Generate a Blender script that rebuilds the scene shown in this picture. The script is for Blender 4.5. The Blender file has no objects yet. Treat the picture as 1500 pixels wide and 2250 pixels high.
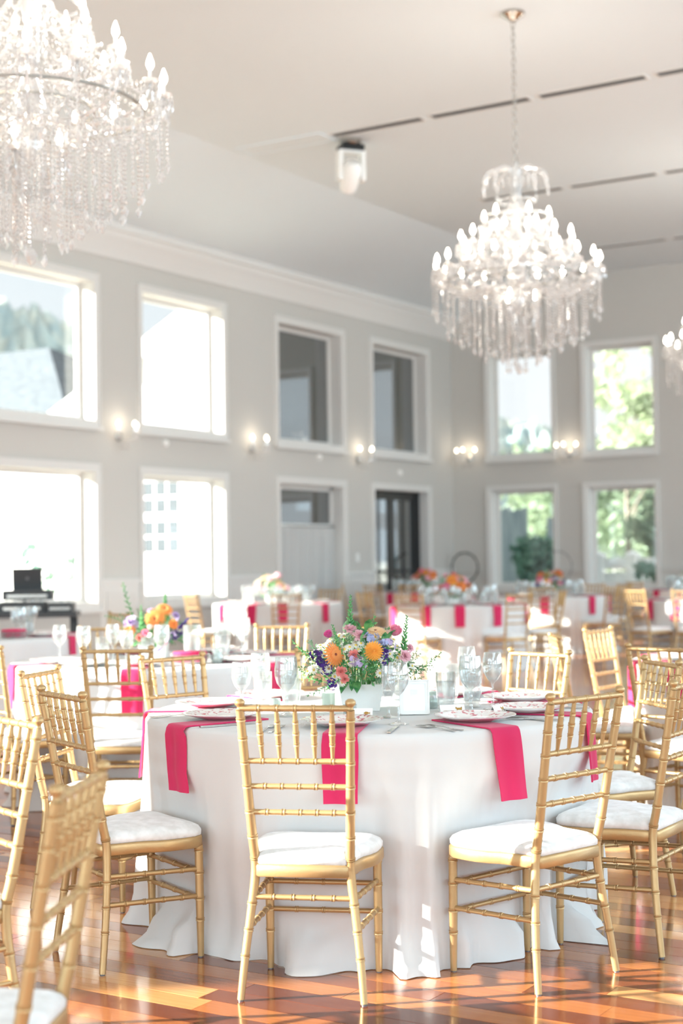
import bpy, math, random
import numpy as np
from mathutils import Vector, Matrix, Quaternion
PI = math.pi
SC = bpy.context.scene
COL = SC.collection
YAW = 0.5541            # the plan of the tables is laid out in a frame turned by this angle against the room
CY, SY = math.cos(YAW), math.sin(YAW)
def fl(u, v): return (u*CY - v*SY, u*SY + v*CY)

# ------------------------------------------------------------------ camera
cam = bpy.data.cameras.new('camera'); co = bpy.data.objects.new('camera', cam); COL.objects.link(co)
cam.sensor_fit = 'VERTICAL'; cam.sensor_height = 36.0; cam.lens = 3333.9/2250*36
_p, _r = 0.0304, 0.0142
fw = Vector((-SY*math.cos(_p), CY*math.cos(_p), math.sin(_p)))
rt = Vector((CY, SY, 0)); up = rt.cross(fw)
rt2 = rt*math.cos(_r) - up*math.sin(_r); up2 = rt*math.sin(_r) + up*math.cos(_r)
M = Matrix((rt2, up2, -fw)).transposed().to_4x4(); M.translation = Vector((0, 0, 1.333))
co.matrix_world = M
cam.dof.use_dof = True; cam.dof.focus_distance = 5.15; cam.dof.aperture_fstop = 2.25
cam.clip_start = 0.05; cam.clip_end = 900
SC.camera = co
# ------------------------------------------------------------------ colour management, sky, sun, fill lamps
SC.view_settings.view_transform = 'Standard'; SC.view_settings.look = 'None'
SC.view_settings.gamma = 1.0; SC.view_settings.exposure = 0.12; SC.view_settings.use_curve_mapping = False
cy = SC.cycles
cy.use_denoising = True
try: cy.denoiser = 'OPENIMAGEDENOISE'
except Exception: pass
cy.max_bounces = 9; cy.diffuse_bounces = 5; cy.glossy_bounces = 3; cy.transmission_bounces = 4; cy.transparent_max_bounces = 24
cy.sample_clamp_indirect = 4.0; cy.caustics_reflective = False; cy.caustics_refractive = False
cy.use_adaptive_sampling = True; cy.adaptive_threshold = 0.025

def lin(h):
    h = h.lstrip('#'); o = []
    for i in (0, 2, 4):
        c = int(h[i:i+2], 16)/255; o.append(c/12.92 if c <= .04045 else ((c+.055)/1.055)**2.4)
    return (o[0], o[1], o[2], 1.0)

W = bpy.data.worlds.new('sky'); SC.world = W; W.use_nodes = True
nt = W.node_tree; nt.nodes.clear()
def N(nt, t, **k):
    n = nt.nodes.new(t)
    for a, b in k.items():
        if a.startswith('_'): setattr(n, a[1:], b)
        else: n.inputs[a.replace('__', ' ')].default_value = b
    return n
o_ = N(nt, 'ShaderNodeOutputWorld'); bg = N(nt, 'ShaderNodeBackground', Strength=1.05)
tc = N(nt, 'ShaderNodeTexCoord'); nz = N(nt, 'ShaderNodeTexNoise', Scale=2.5, Detail=5.0)
rp = N(nt, 'ShaderNodeValToRGB'); rp.color_ramp.elements[0].position = .4; rp.color_ramp.elements[1].position = .62
rp.color_ramp.elements[0].color = lin('#e6eff6'); rp.color_ramp.elements[1].color = lin('#fbfcff')
nt.links.new(tc.outputs['Generated'], nz.inputs['Vector']); nt.links.new(nz.outputs['Fac'], rp.inputs['Fac'])
nt.links.new(rp.outputs['Color'], bg.inputs['Color']); nt.links.new(bg.outputs[0], o_.inputs[0])

sun = bpy.data.lights.new('sun', 'SUN'); so = bpy.data.objects.new('sun', sun); COL.objects.link(so)
EL = math.radians(16.0); AZ = math.radians(40.0)
sd = Vector((math.cos(EL)*math.cos(AZ), math.cos(EL)*math.sin(AZ), -math.sin(EL)))
so.rotation_euler = sd.to_track_quat('-Z', 'Y').to_euler(); so.location = (-40, -40, 30)
sun.energy = 29.0; sun.angle = math.radians(0.55); sun.color = (1.0, .94, .86)

def area(name, loc, d, sx, sy, watts, color, portal=False):
    l = bpy.data.lights.new(name, 'AREA'); o = bpy.data.objects.new(name, l); COL.objects.link(o)
    l.shape = 'RECTANGLE'; l.size = sx; l.size_y = sy; l.energy = watts; l.color = color
    o.location = loc; o.rotation_euler = Vector(d).to_track_quat('-Z', 'Y').to_euler()
    if portal: l.cycles.is_portal = True
    return o
XL, YB, YF, XR = -13.27, 25.44, -13.0, 5.0
ZC = 6.38
DAY = (.64, .86, 1.0)
FILL_W = 470
# fill lamps added outside the unseen right and rear openings to brighten the room
for k in range(7): area('right_fill_lamp', (XR+.45, -9.5+k*5.2, 2.9), (-1, 0, 0), 4.2, 4.4, FILL_W*(.6, .6, .6, .7, 1.0, 1.2, 1.2)[k], DAY)
for k in range(3): area('rear_fill_lamp', (-10+k*5.2, YF-.45, 2.9), (0, 1, 0), 4.2, 4.4, FILL_W*1.1, DAY)

# ------------------------------------------------------------------ helpers
def mat(name, color, rough=.5, metal=0, spec=.5, **k):
    m = bpy.data.materials.new(name); m.use_nodes = True
    b = m.node_tree.nodes['Principled BSDF']
    b.inputs['Base Color'].default_value = lin(color) if isinstance(color, str) else color
    b.inputs['Roughness'].default_value = rough; b.inputs['Metallic'].default_value = metal
    b.inputs['Specular IOR Level'].default_value = spec
    for a, v in k.items(): b.inputs[a.replace('_', ' ')].default_value = v
    return m
def bump(m, scale, strength, dist=.01, detail=3.0, coord='Object', stretch=None):
    t = m.node_tree; b = t.nodes['Principled BSDF']
    c = N(t, 'ShaderNodeTexCoord'); n = N(t, 'ShaderNodeTexNoise', Scale=scale, Detail=detail)
    src = c.outputs[coord]
    if stretch:
        mp = N(t, 'ShaderNodeMapping'); mp.inputs['Scale'].default_value = stretch
        t.links.new(src, mp.inputs['Vector']); src = mp.outputs[0]
    t.links.new(src, n.inputs['Vector'])
    u = N(t, 'ShaderNodeBump', Strength=strength, Distance=dist)
    t.links.new(n.outputs['Fac'], u.inputs['Height']); t.links.new(u.outputs[0], b.inputs['Normal'])
    return n
def mottle(m, a, b_, scale, coord='Object', lo=.35, hi=.65, detail=4.0, stretch=None):
    t = m.node_tree; b = t.nodes['Principled BSDF']
    c = N(t, 'ShaderNodeTexCoord'); n = N(t, 'ShaderNodeTexNoise', Scale=scale, Detail=detail)
    src = c.outputs[coord]
    if stretch:
        mp = N(t, 'ShaderNodeMapping'); mp.inputs['Scale'].default_value = stretch
        t.links.new(src, mp.inputs['Vector']); src = mp.outputs[0]
    r = N(t, 'ShaderNodeValToRGB'); r.color_ramp.elements[0].position = lo; r.color_ramp.elements[1].position = hi
    r.color_ramp.elements[0].color = lin(a); r.color_ramp.elements[1].color = lin(b_)
    t.links.new(src, n.inputs['Vector']); t.links.new(n.outputs['Fac'], r.inputs['Fac']); t.links.new(r.outputs[0], b.inputs['Base Color'])
    return r
def glassy(name, tint, base=.06, edge=.75, rough=.03, body=0.0, power=3.0, gcol=(1, 1, 1, 1)):
    m = bpy.data.materials.new(name); m.use_nodes = True; t = m.node_tree; t.nodes.clear()
    out = N(t, 'ShaderNodeOutputMaterial'); lw = N(t, 'ShaderNodeLayerWeight', Blend=.5)
    pw = N(t, 'ShaderNodeMath', _operation='POWER'); pw.inputs[1].default_value = power
    ma = N(t, 'ShaderNodeMath', _operation='MULTIPLY_ADD'); ma.inputs[1].default_value = edge-base; ma.inputs[2].default_value = base
    tr = N(t, 'ShaderNodeBsdfTransparent', Color=tint); gl = N(t, 'ShaderNodeBsdfGlossy', Roughness=rough, Color=gcol)
    mx = N(t, 'ShaderNodeMixShader')
    t.links.new(lw.outputs['Facing'], pw.inputs[0]); t.links.new(pw.outputs[0], ma.inputs[0]); t.links.new(ma.outputs[0], mx.inputs[0])
    t.links.new(tr.outputs[0], mx.inputs[1]); t.links.new(gl.outputs[0], mx.inputs[2])
    last = mx
    if body > 0:
        df = N(t, 'ShaderNodeBsdfDiffuse', Color=(.9, .9, .9, 1)); tl = N(t, 'ShaderNodeBsdfTranslucent', Color=(.9, .9, .9, 1)); ad = N(t, 'ShaderNodeMixShader', Fac=.5)
        t.links.new(df.outputs[0], ad.inputs[1]); t.links.new(tl.outputs[0], ad.inputs[2])
        m2 = N(t, 'ShaderNodeMixShader', Fac=body); t.links.new(mx.outputs[0], m2.inputs[1]); t.links.new(ad.outputs[0], m2.inputs[2]); last = m2
    t.links.new(last.outputs[0], out.inputs[0]); return m
def cloth_mat(name, color, trans=.25, rough=.8, sheen=.3, tcol=None):
    m = mat(name, color, rough, 0, .25, Sheen_Weight=sheen)
    t = m.node_tree; b = t.nodes['Principled BSDF']; out = [n for n in t.nodes if n.type == 'OUTPUT_MATERIAL'][0]
    tl = N(t, 'ShaderNodeBsdfTranslucent', Color=lin(tcol or color)); mx = N(t, 'ShaderNodeMixShader', Fac=trans)
    t.links.new(b.outputs[0], mx.inputs[1]); t.links.new(tl.outputs[0], mx.inputs[2]); t.links.new(mx.outputs[0], out.inputs[0])
    return m
def emit(name, color, s):
    m = bpy.data.materials.new(name); m.use_nodes = True; t = m.node_tree; t.nodes.clear()
    out = N(t, 'ShaderNodeOutputMaterial'); e = N(t, 'ShaderNodeEmission', Color=lin(color), Strength=s); t.links.new(e.outputs[0], out.inputs[0])
    m.cycles.emission_sampling = 'NONE'
    return m

def mk(name, V, F, m, smooth=True, sharp=None, mi=None):
    me = bpy.data.meshes.new(name); me.from_pydata([tuple(v) for v in V], [], F)
    for q in (m if isinstance(m, (list, tuple)) else [m]): me.materials.append(q)
    if mi is not None: me.polygons.foreach_set('material_index', mi)
    if smooth:
        me.polygons.foreach_set('use_smooth', [True]*len(F))
        if sharp: me.set_sharp_from_angle(angle=math.radians(sharp))
    me.update(); return me
def ob(name, me, parent=None, loc=(0, 0, 0), rz=0.0, rot=None, quat=None, scale=None):
    o = bpy.data.objects.new(name, me); COL.objects.link(o); o.location = loc
    if quat is not None: o.rotation_mode = 'QUATERNION'; o.rotation_quaternion = quat
    else: o.rotation_euler = rot if rot else (0, 0, rz)
    if scale: o.scale = scale
    if parent: o.parent = parent
    return o
def tag(o, label=None, cat=None, group=None, kind=None):
    if label: o['label'] = label
    if cat: o['category'] = cat
    if group: o['group'] = group
    if kind: o['kind'] = kind
    return o
def thing(name, label, cat, loc=(0, 0, 0), rz=0.0, group=None): return tag(ob(name, None, None, loc, rz), label, cat, group)
def dup(r, loc, rz=None, label=None, group=None):
    c = r.copy(); COL.objects.link(c); c.location = loc
    if rz is not None: c.rotation_euler = (0, 0, rz)
    if label: c['label'] = label
    if group: c['group'] = group
    for ch in r.children:
        d = ch.copy(); COL.objects.link(d); d.parent = c
        for g in ch.children:
            e = g.copy(); COL.objects.link(e); e.parent = d
    return c

class G:                                   # collects geometry for one mesh
    def __init__(s): s.V = []; s.F = []; s.I = []; s.mi = 0
    def add(s, V, F, T=None):
        n = len(s.V)
        if T is not None: V = [T @ Vector(v) for v in V]
        s.V += [tuple(v) for v in V]; s.F += [tuple(i+n for i in f) for f in F]; s.I += [s.mi]*len(F); return s
    def box(s, x0, x1, y0, y1, z0, z1, T=None):
        V = [(x, y, z) for x in (x0, x1) for y in (y0, y1) for z in (z0, z1)]
        return s.add(V, [(0, 1, 3, 2), (4, 6, 7, 5), (0, 4, 5, 1), (2, 3, 7, 6), (0, 2, 6, 4), (1, 5, 7, 3)], T)
    def lathe(s, prof, n=16, T=None, flute=0, fn=8, cap=True):
        V = []; F = []
        for i, (r, z) in enumerate(prof):
            for k in range(n):
                a = 2*PI*k/n; q = r*(1+flute*math.cos(fn*a)); V.append((q*math.cos(a), q*math.sin(a), z))
        for i in range(len(prof)-1):
            for k in range(n):
                F.append((i*n+k, i*n+(k+1) % n, (i+1)*n+(k+1) % n, (i+1)*n+k))
        if cap and prof[0][0] > 1e-6: F.append(tuple(range(n))[::-1])
        if cap and prof[-1][0] > 1e-6: F.append(tuple(range((len(prof)-1)*n, len(prof)*n)))
        return s.add(V, F, T)
    def tube(s, P, R, n=8, T=None, cap=True):
        P = [Vector(p) for p in P]; R = R if isinstance(R, (list, tuple)) else [R]*len(P)
        V = []; F = []; t0 = (P[1]-P[0]).normalized()
        a = Vector((0, 0, 1)) if abs(t0.z) < .9 else Vector((1, 0, 0))
        x = t0.cross(a).normalized()
        for i, p in enumerate(P):
            t = (P[min(i+1, len(P)-1)]-P[max(i-1, 0)])
            t = t.normalized() if t.length > 1e-9 else t0
            x = (x - t*x.dot(t)).normalized(); y = t.cross(x)
            for k in range(n):
                q = 2*PI*k/n; V.append(p + (x*math.cos(q)+y*math.sin(q))*R[i])
        for i in range(len(P)-1):
            for k in range(n): F.append((i*n+k, i*n+(k+1) % n, (i+1)*n+(k+1) % n, (i+1)*n+k))
        if cap: F.append(tuple(range(n))[::-1]); F.append(tuple(range((len(P)-1)*n, len(P)*n)))
        return s.add(V, F, T)
    def octa(s, c, r, h, n=5):
        V = [(c[0], c[1], c[2]+h)] + [(c[0]+r*math.cos(2*PI*k/n), c[1]+r*math.sin(2*PI*k/n), c[2]) for k in range(n)] + [(c[0], c[1], c[2]-h)]
        F = []
        for k in range(n): a, b = 1+k, 1+(k+1) % n; F += [(0, a, b), (n+1, b, a)]
        return s.add(V, F)
    def me(s, name, m, smooth=True, sharp=None): return mk(name, s.V, s.F, m, smooth, sharp, s.I)

# ------------------------------------------------------------------ materials
m_wall = mat('wall_paint', '#c7c4be', .85); bump(m_wall, 60, .05)
m_ceil = mat('ceiling_paint', '#e0e9ed', .9); bump(m_ceil, 40, .04)
m_trim = mat('white_trim_paint', '#dedcd8', .5)
m_pane = glassy('window_glass', (.97, .99, .985, 1), .05, .45, .01)
m_dark = mat('dark_backed_glass', '#1e221d', .5, 0, .1)
_t = m_dark.node_tree; _o = [n for n in _t.nodes if n.type == 'OUTPUT_MATERIAL'][0]; _g = N(_t, 'ShaderNodeBsdfGlossy', Roughness=.02, Color=(.93, .97, 1, 1)); _m = N(_t, 'ShaderNodeMixShader', Fac=.36)
_t.links.new(_t.nodes['Principled BSDF'].outputs[0], _m.inputs[1]); _t.links.new(_g.outputs[0], _m.inputs[2]); _t.links.new(_m.outputs[0], _o.inputs[0])
m_gold = mat('gold_paint', '#bf9f70', .36, .52); bump(m_gold, 120, .06)
m_cush = mat('white_velvet', '#efece6', .8, 0, .3, Sheen_Weight=.5); mottle(m_cush, '#dddcd8', '#f2f2f0', 28); bump(m_cush, 60, .25, .004)
m_cloth = cloth_mat('white_satin_cloth', '#e9e9e7', .14, .62, .2); bump(m_cloth, 9, .12, .03, 2.0, stretch=(1, 1, .3))
m_pink = cloth_mat('hot_pink_cloth', '#e4356f', .3, .7, .25, '#ff7f9c'); bump(m_pink, 300, .1, .002)
m_plate = mat('white_porcelain', '#f2eeea', .15)
m_deco = mat('red_flowered_porcelain', '#f2eeea', .15)
r_ = mottle(m_deco, '#f4f0ec', '#cf7e86', 62, lo=.56, hi=.60, detail=3.0)
m_glass = glassy('clear_glass', (.93, .95, .95, 1), .09, .9, .03, .08, 1.9)
m_water = glassy('iced_water', (.93, .95, .95, 1), .06, .5, .12, .32, 2.0)
m_votive = glassy('green_mercury_glass', (.72, .82, .79, 1), .12, .6, .12, .34, 2.0)
m_cry = glassy('crystal', (.97, .96, .95, 1), .25, .8, .08, .42, 1.4, (.97, .985, 1, 1))
m_steel = mat('steel', '#cfcdca', .22, 1.0)
m_chrome = mat('chrome', '#b9b6b0', .25, 1.0)
m_white = mat('white_ceramic', '#f3f2ee', .4)
m_card = mat('white_card', '#f5f3ef', .8)
m_goldfoil = mat('gold_foil', '#b98f4a', .4, .5)
m_black = mat('black_door_paint', '#17181a', .35)
m_gear = mat('dark_plastic', '#3d4042', .5)
m_grey = mat('grey_metal', '#6f7276', .4, .5)
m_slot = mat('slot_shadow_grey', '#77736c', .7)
m_hoop = mat('dark_twig', '#5b5750', .8)
m_curt = cloth_mat('sheer_white_curtain', '#e2e2e0', .35, .9, .1)
m_bulb = emit('warm_bulb', '#fff3df', 22.0)
m_bulb2 = emit('warm_sconce_bulb', '#fff0d6', 8.0)
m_green = mat('leaf_green', '#4f9a55', .55); mottle(m_green, '#2f7a48', '#78b56c', 40)
m_green2 = mat('pale_leaf_green', '#86ab86', .6); mottle(m_green2, '#6f9a78', '#a9c4a2', 40)
m_stem = mat('stem_green', '#5d9a58', .6)
def petal(n, c): return cloth_mat(n, c, .3, .6, .2)
m_or = petal('orange_petal', '#f7a35a'); m_amber = petal('amber_petal', '#f9b24f'); m_peach = petal('peach_petal', '#f6d3a4'); m_rose = petal('rose_pink_petal', '#f29ab4')
m_mag = petal('magenta_petal', '#dd5fa2'); m_blush = petal('blush_petal', '#f3c6cf'); m_purple = petal('purple_petal', '#5a3c92'); m_lav = petal('lavender_petal', '#cdb9dc')
m_wpet = petal('white_petal', '#f7f4ea'); m_yel = mat('yellow_centre', '#e8c95c', .7); m_brown = mat('dark_centre', '#8c3f28', .8); m_salmon = petal('salmon_petal', '#f09a92'); m_blue = petal('pale_blue_petal', '#b9bfe0')

def wood_mat(name, per_object):
    m = mat(name, '#8a4a26', .16, 0, .5, Coat_Weight=.22, Coat_Roughness=.05)
    t = m.node_tree; b = t.nodes['Principled BSDF']; c = N(t, 'ShaderNodeTexCoord')
    cr = N(t, 'ShaderNodeValToRGB'); el = cr.color_ramp.elements
    el[0].position = 0; el[0].color = lin('#56281a'); el[1].position = 1; el[1].color = lin('#dba972')
    for p, h in ((.2, '#7a4228'), (.42, '#965731'), (.62, '#ad6a3a'), (.8, '#c58650')):
        e = el.new(p); e.color = lin(h)
    mp = N(t, 'ShaderNodeMapping'); mp.inputs['Scale'].default_value = (3.0, 40, 1)
    gn = N(t, 'ShaderNodeTexNoise', Scale=1.0, Detail=5.0)
    if per_object:
        oi = N(t, 'ShaderNodeObjectInfo'); ad = N(t, 'ShaderNodeVectorMath', _operation='ADD')
        vm = N(t, 'ShaderNodeVectorMath', _operation='SCALE'); vm.inputs['Scale'].default_value = 60
        cb = N(t, 'ShaderNodeCombineXYZ')
        for i in range(3): t.links.new(oi.outputs['Random'], cb.inputs[i])
        t.links.new(cb.outputs[0], vm.inputs[0]); t.links.new(c.outputs['Object'], mp.inputs[0])
        t.links.new(mp.outputs[0], ad.inputs[0]); t.links.new(vm.outputs[0], ad.inputs[1]); t.links.new(ad.outputs[0], gn.inputs['Vector'])
        rnd = oi.outputs['Random']
    else:
        br = N(t, 'ShaderNodeTexBrick'); br.inputs['Color1'].default_value = (0, 0, 0, 1); br.inputs['Color2'].default_value = (1, 1, 1, 1); br.inputs['Mortar'].default_value = (.1, .1, .1, 1)
        br.inputs['Scale'].default_value = 1; br.inputs['Brick Width'].default_value = 1.15; br.inputs['Row Height'].default_value = .105; br.inputs['Mortar Size'].default_value = .0012; br.offset = .37
        t.links.new(c.outputs['Object'], br.inputs['Vector']); t.links.new(c.outputs['Object'], mp.inputs[0]); t.links.new(mp.outputs[0], gn.inputs['Vector'])
        rnd = br.outputs['Color']
    mx = N(t, 'ShaderNodeMath', _operation='MULTIPLY_ADD'); mx.inputs[1].default_value = .5
    sc = N(t, 'ShaderNodeMath', _operation='MULTIPLY'); sc.inputs[1].default_value = .95
    t.links.new(rnd, sc.inputs[0]); t.links.new(gn.outputs['Fac'], mx.inputs[0]); t.links.new(sc.outputs[0], mx.inputs[2])
    sb = N(t, 'ShaderNodeMath', _operation='SUBTRACT'); sb.inputs[1].default_value = .22; t.links.new(mx.outputs[0], sb.inputs[0])
    t.links.new(sb.outputs[0], cr.inputs['Fac']); t.links.new(cr.outputs[0], b.inputs['Base Color'])
    bu = N(t, 'ShaderNodeBump', Strength=.04, Distance=.002); t.links.new(gn.outputs['Fac'], bu.inputs['Height']); t.links.new(bu.outputs[0], b.inputs['Normal'])
    return m
m_plank = wood_mat('oiled_plank', True); m_floor = wood_mat('far_floor_boards', False)

# ------------------------------------------------------------------ floor
rnd = random.Random(11)
g = G(); g.box(XL-.3, XR+.3, YF-.3, YB+.3, -.12, -.0012)
floor = tag(ob('floor', g.me('floor', m_floor, False)), kind='structure', label='glossy reddish brown hardwood plank floor')
ROW = .105
g = G(); e = .0015
V = [(-.5, -.5, -1), (.5, -.5, -1), (.5, .5, -1), (-.5, .5, -1)]
g.box(-.5, .5, -.5, .5, -1, 0)
plank_me = g.me('plank', m_plank, False)
row = int(1.0/ROW)
while row*ROW < 7.2:
    y = row*ROW; x = -7.5 + rnd.random()*1.2
    while x < 2.5:
        L = rnd.choice((.75, .95, 1.15, 1.4, 1.7)); xc = x+L/2
        u, v = xc*CY+y*SY, -xc*SY+y*CY
        if 3.0 < v < 7.3 and abs(u) < .245*v + L*.5:
            ob('plank', plank_me, floor, (xc, y, 0), scale=(L-.0022, ROW-.0022, .0011 + .0001*rnd.random()))
        x += L
    row += 1

# ------------------------------------------------------------------ walls with openings
def wall(name, axis, at, thick, a0, a1, z0, z1, holes, m=m_wall):
    A = sorted({a0, a1, *[h[0] for h in holes], *[h[1] for h in holes]}); Z = sorted({z0, z1, *[h[2] for h in holes], *[h[3] for h in holes]})
    g = G()
    for i in range(len(A)-1):
        for j in range(len(Z)-1):
            ca, cz = (A[i]+A[i+1])/2, (Z[j]+Z[j+1])/2
            if any(h[0] < ca < h[1] and h[2] < cz < h[3] for h in holes): continue
            if axis == 'x': g.box(min(at, at+thick), max(at, at+thick), A[i], A[i+1], Z[j], Z[j+1])
            else: g.box(A[i], A[i+1], min(at, at+thick), max(at, at+thick), Z[j], Z[j+1])
    return tag(ob(name, g.me(name, m, False)), kind='structure')
T = .30; TR = .10
ZLO, ZLT, ZUO, ZUT = .69, 2.625, 3.09, 5.147       # outer casing heights of the lower and upper windows
LW = [(13.31, 15.37), (16.17, 18.23), (19.50, 21.58), (22.41, 24.54)]
for a in (9.98, 7.12, 3.79, 1.26, -1.47, -4.13, -6.80, -9.60, -12.46): LW.append((a, a+2.06))  # unseen windows, the last ones spaced to shape the sun patches
BW = [(-12.55, -11.14), (-10.63, -9.21), (-7.9, -6.48), (-5.97, -4.55), (-3.2, -1.78), (-1.27, .15), (1.5, 2.92)]
hl = []
for i, (a, b) in enumerate(LW):
    hl.append((a+TR, b-TR, ZUO+TR, ZUT-TR))
    hl.append((a+TR, b-TR, 0.0 if i in (2, 3) else ZLO+TR, ZLT-TR))
hb = []
for a, b in BW: hb += [(a+TR*.8, b-TR*.8, ZUO+TR*.8, ZUT-TR*.8), (a+TR*.8, b-TR*.8, ZLO+TR*.8, ZLT-TR*.8)]
wl = wall('wall_left', 'x', XL, -T, YF, YB+T, 0, ZC+.1, hl); wl['label'] = 'pale greige wall with two rows of windows and a black door'
wb = wall('wall_back', 'y', YB, T, XL, XR, 0, ZC+.1, hb); wb['label'] = 'greige end wall with four tall windows in view'
hr = [(-9.5+k*5.2-2.0, -9.5+k*5.2+2.0, z0, z1) for k in range(7) for z0, z1 in ((.79, 2.52), (3.19, 5.05))]
wall('wall_right', 'x', XR, T, YF, YB+T, 0, ZC+.1, hr)
hf = [(-10+k*5.2-2.0, -10+k*5.2+2.0, z0, z1) for k in range(3) for z0, z1 in ((.79, 2.52), (3.19, 5.05))]
wall('wall_front', 'y', YF, -T, XL, XR, 0, ZC+.1, hf)

winno = [0]
def window(axis, at, sgn, a0, a1, z0, z1, tr, dark=False, label=None, portal=True):
    """casing on the room side, a sash frame deep in the reveal and one pane; sgn points outwards"""
    winno[0] += 1; k = winno[0]
    root = tag(ob('window_%d' % k, None, None, (at, (a0+a1)/2, z0) if axis == 'x' else ((a0+a1)/2, at, z0)), label, kind='structure')
    def bx(g, n0, n1, s0, s1, q0, q1):          # n = depth outwards, s = along the wall (from centre), q = height from z0
        lo, hi = sorted((sgn*n0, sgn*n1))
        if axis == 'x': g.box(lo, hi, s0, s1, q0, q1)
        else: g.box(s0, s1, lo, hi, q0, q1)
    w = (a1-a0)/2; h = z1-z0
    g = G(); d = -.03
    bx(g, d, 0, -w, -w+tr, 0, h); bx(g, d, 0, w-tr, w, 0, h); bx(g, d, 0, -w+tr, w-tr, h-tr, h); bx(g, d, 0, -w+tr, w-tr, 0, tr)
    e = .02
    bx(g, d-.015, d, -w, -w+e, 0, h); bx(g, d-.015, d, w-e, w, 0, h); bx(g, d-.015, d, -w+e, w-e, h-e, h)
    ob('casing', g.me('casing', m_trim, False), root)
    g = G(); bx(g, -.07, -.03, -w-.02, w+.02, -.03, .02); ob('sill', g.me('sill', m_trim, False), root)
    iw = w-tr; g = G(); s = .012                # white lining of the reveal
    bx(g, 0, T, -iw, -iw+s, tr, h-tr); bx(g, 0, T, iw-s, iw, tr, h-tr); bx(g, 0, T, -iw+s, iw-s, h-tr-s, h-tr); bx(g, 0, T, -iw+s, iw-s, tr, tr+s)
    ob('reveal', g.me('reveal', m_trim, False), root)
    g = G(); f = .07; n0, n1 = .21, .26
    bx(g, n0, n1, -iw, -iw+f, tr, h-tr); bx(g, n0, n1, iw-f, iw, tr, h-tr); bx(g, n0, n1, -iw+f, iw-f, h-tr-f, h-tr); bx(g, n0, n1, -iw+f, iw-f, tr, tr+f)
    ob('sash', g.me('sash', m_trim, False), root)
    g = G(); bx(g, .23, .236, -iw+f-.01, iw-f+.01, tr+f-.01, h-tr-f+.01); ob('pane', g.me('pane', m_dark if dark else m_pane, False), root)
    if portal and not dark:
        c = (a0+a1)/2; zc = (z0+z1)/2
        area('window_portal', (at+sgn*.28, c, zc) if axis == 'x' else (c, at+sgn*.28, zc), (-sgn, 0, 0) if axis == 'x' else (0, -sgn, 0), 2*iw, h-2*tr, 1, (1, 1, 1), True)
    return root
names = ['at the left edge above the laptop', 'second from the left edge', 'over the curtained doorway', 'over the black doors']
for i, (a, b) in enumerate(LW):
    window('x', XL, -1, a, b, ZUO, ZUT, TR, i in (2, 3), 'upper window in the left wall ' + names[i] if i < 4 else None)
    if i not in (2, 3): window('x', XL, -1, a, b, ZLO, ZLT, TR, False, ['lower window in the left wall behind the laptop', 'lower window in the left wall showing a white house'][i] if i < 2 else None)
for i, (a, b) in enumerate(BW):
    window('y', YB, 1, a, b, ZUO, ZUT, TR*.8, False, ['upper end wall window behind the chandelier drops', 'upper end wall window full of pale leaves'][i] if i < 2 else None)
    window('y', YB, 1, a, b, ZLO, ZLT, TR*.8, False, ['lower end wall window with the grey fence and shrub', 'lower end wall window with the white railing'][i] if i < 2 else None)

# ------------------------------------------------------------------ curtained doorway and black doors in the left wall
def doorway(k, a, b, label):
    root = tag(ob('door_%d' % k, None, None, (XL, (a+b)/2, 0)), label, kind='structure'); w = (b-a)/2; h = ZLT
    g = G()
    g.box(0, .03, -w, -w+TR, 0, h); g.box(0, .03, w-TR, w, 0, h); g.box(0, .03, -w+TR, w-TR, h-TR, h); g.box(.03, .045, -w, -w+.02, 0, h); g.box(.03, .045, w-.02, w, 0, h); g.box(.03, .045, -w+.02, w-.02, h-.02, h)
    ob('casing', g.me('casing', m_trim, False), root)
    iw = w-TR; g = G(); g.box(-T, 0, -iw, -iw+.012, 0, h-TR); g.box(-T, 0, iw-.012, iw, 0, h-TR); g.box(-T, 0, -iw+.012, iw-.012, h-TR-.012, h-TR)
    ob('reveal', g.me('reveal', m_trim, False), root)
    return root, iw, h-TR
r, iw, h = doorway(1, *LW[2], 'doorway with a dark transom and a white sheer curtain')
g = G(); g.box(-.26, -.2, -iw, -iw+.06, 0, h); g.box(-.26, -.2, iw-.06, iw, 0, h); g.box(-.26, -.2, -iw, iw, h-.08, h); g.box(-.26, -.2, -iw, iw, 1.82, 1.9); ob('sash', g.me('sash', m_trim, False), r)
g = G(); g.box(-.235, -.23, -iw+.05, iw-.05, 1.89, h-.07); ob('transom_pane', g.me('transom_pane', m_dark, False), r)
g = G(); g.box(-.3, -.29, -iw, iw, 0, h); ob('backing', g.me('backing', m_trim, False), r)
V = []; F = []; n = 90
for i in range(n+1):
    y = -iw+.06 + (2*iw-.12)*i/n; x = -.15 + .028*math.sin(i*.83) + .012*math.sin(i*2.1+1)
    for z in (.02, .6, 1.2, 1.84): V.append((x*(1-.15*(z > 1.5)), y, z))
for i in range(n):
    for j in range(3): q = i*4+j; F.append((q, q+4, q+5, q+1))
cu = tag(ob('sheer_curtain', mk('sheer_curtain', V, F, m_curt), None, (XL, (LW[2][0]+LW[2][1])/2, 0)), 'white sheer curtain hanging in the doorway beside the black doors', 'curtain')
g = G(); g.tube([(-.15, -iw+.02, 1.85), (-.15, iw-.02, 1.85)], .012, 8); ob('curtain_rod', g.me('curtain_rod', m_chrome), cu)
r, iw, h = doorway(2, *LW[3], 'black French doors with glass panes in a white casing')
g = G(); g.box(-.26, -.16, -iw, -iw+.05, 0, h); g.box(-.26, -.16, iw-.16, iw, 0, h); g.box(-.26, -.16, -iw, iw, h-.06, h); ob('frame', g.me('frame', m_black, False), r)
lw_ = (2*iw-.21)/2
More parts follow.
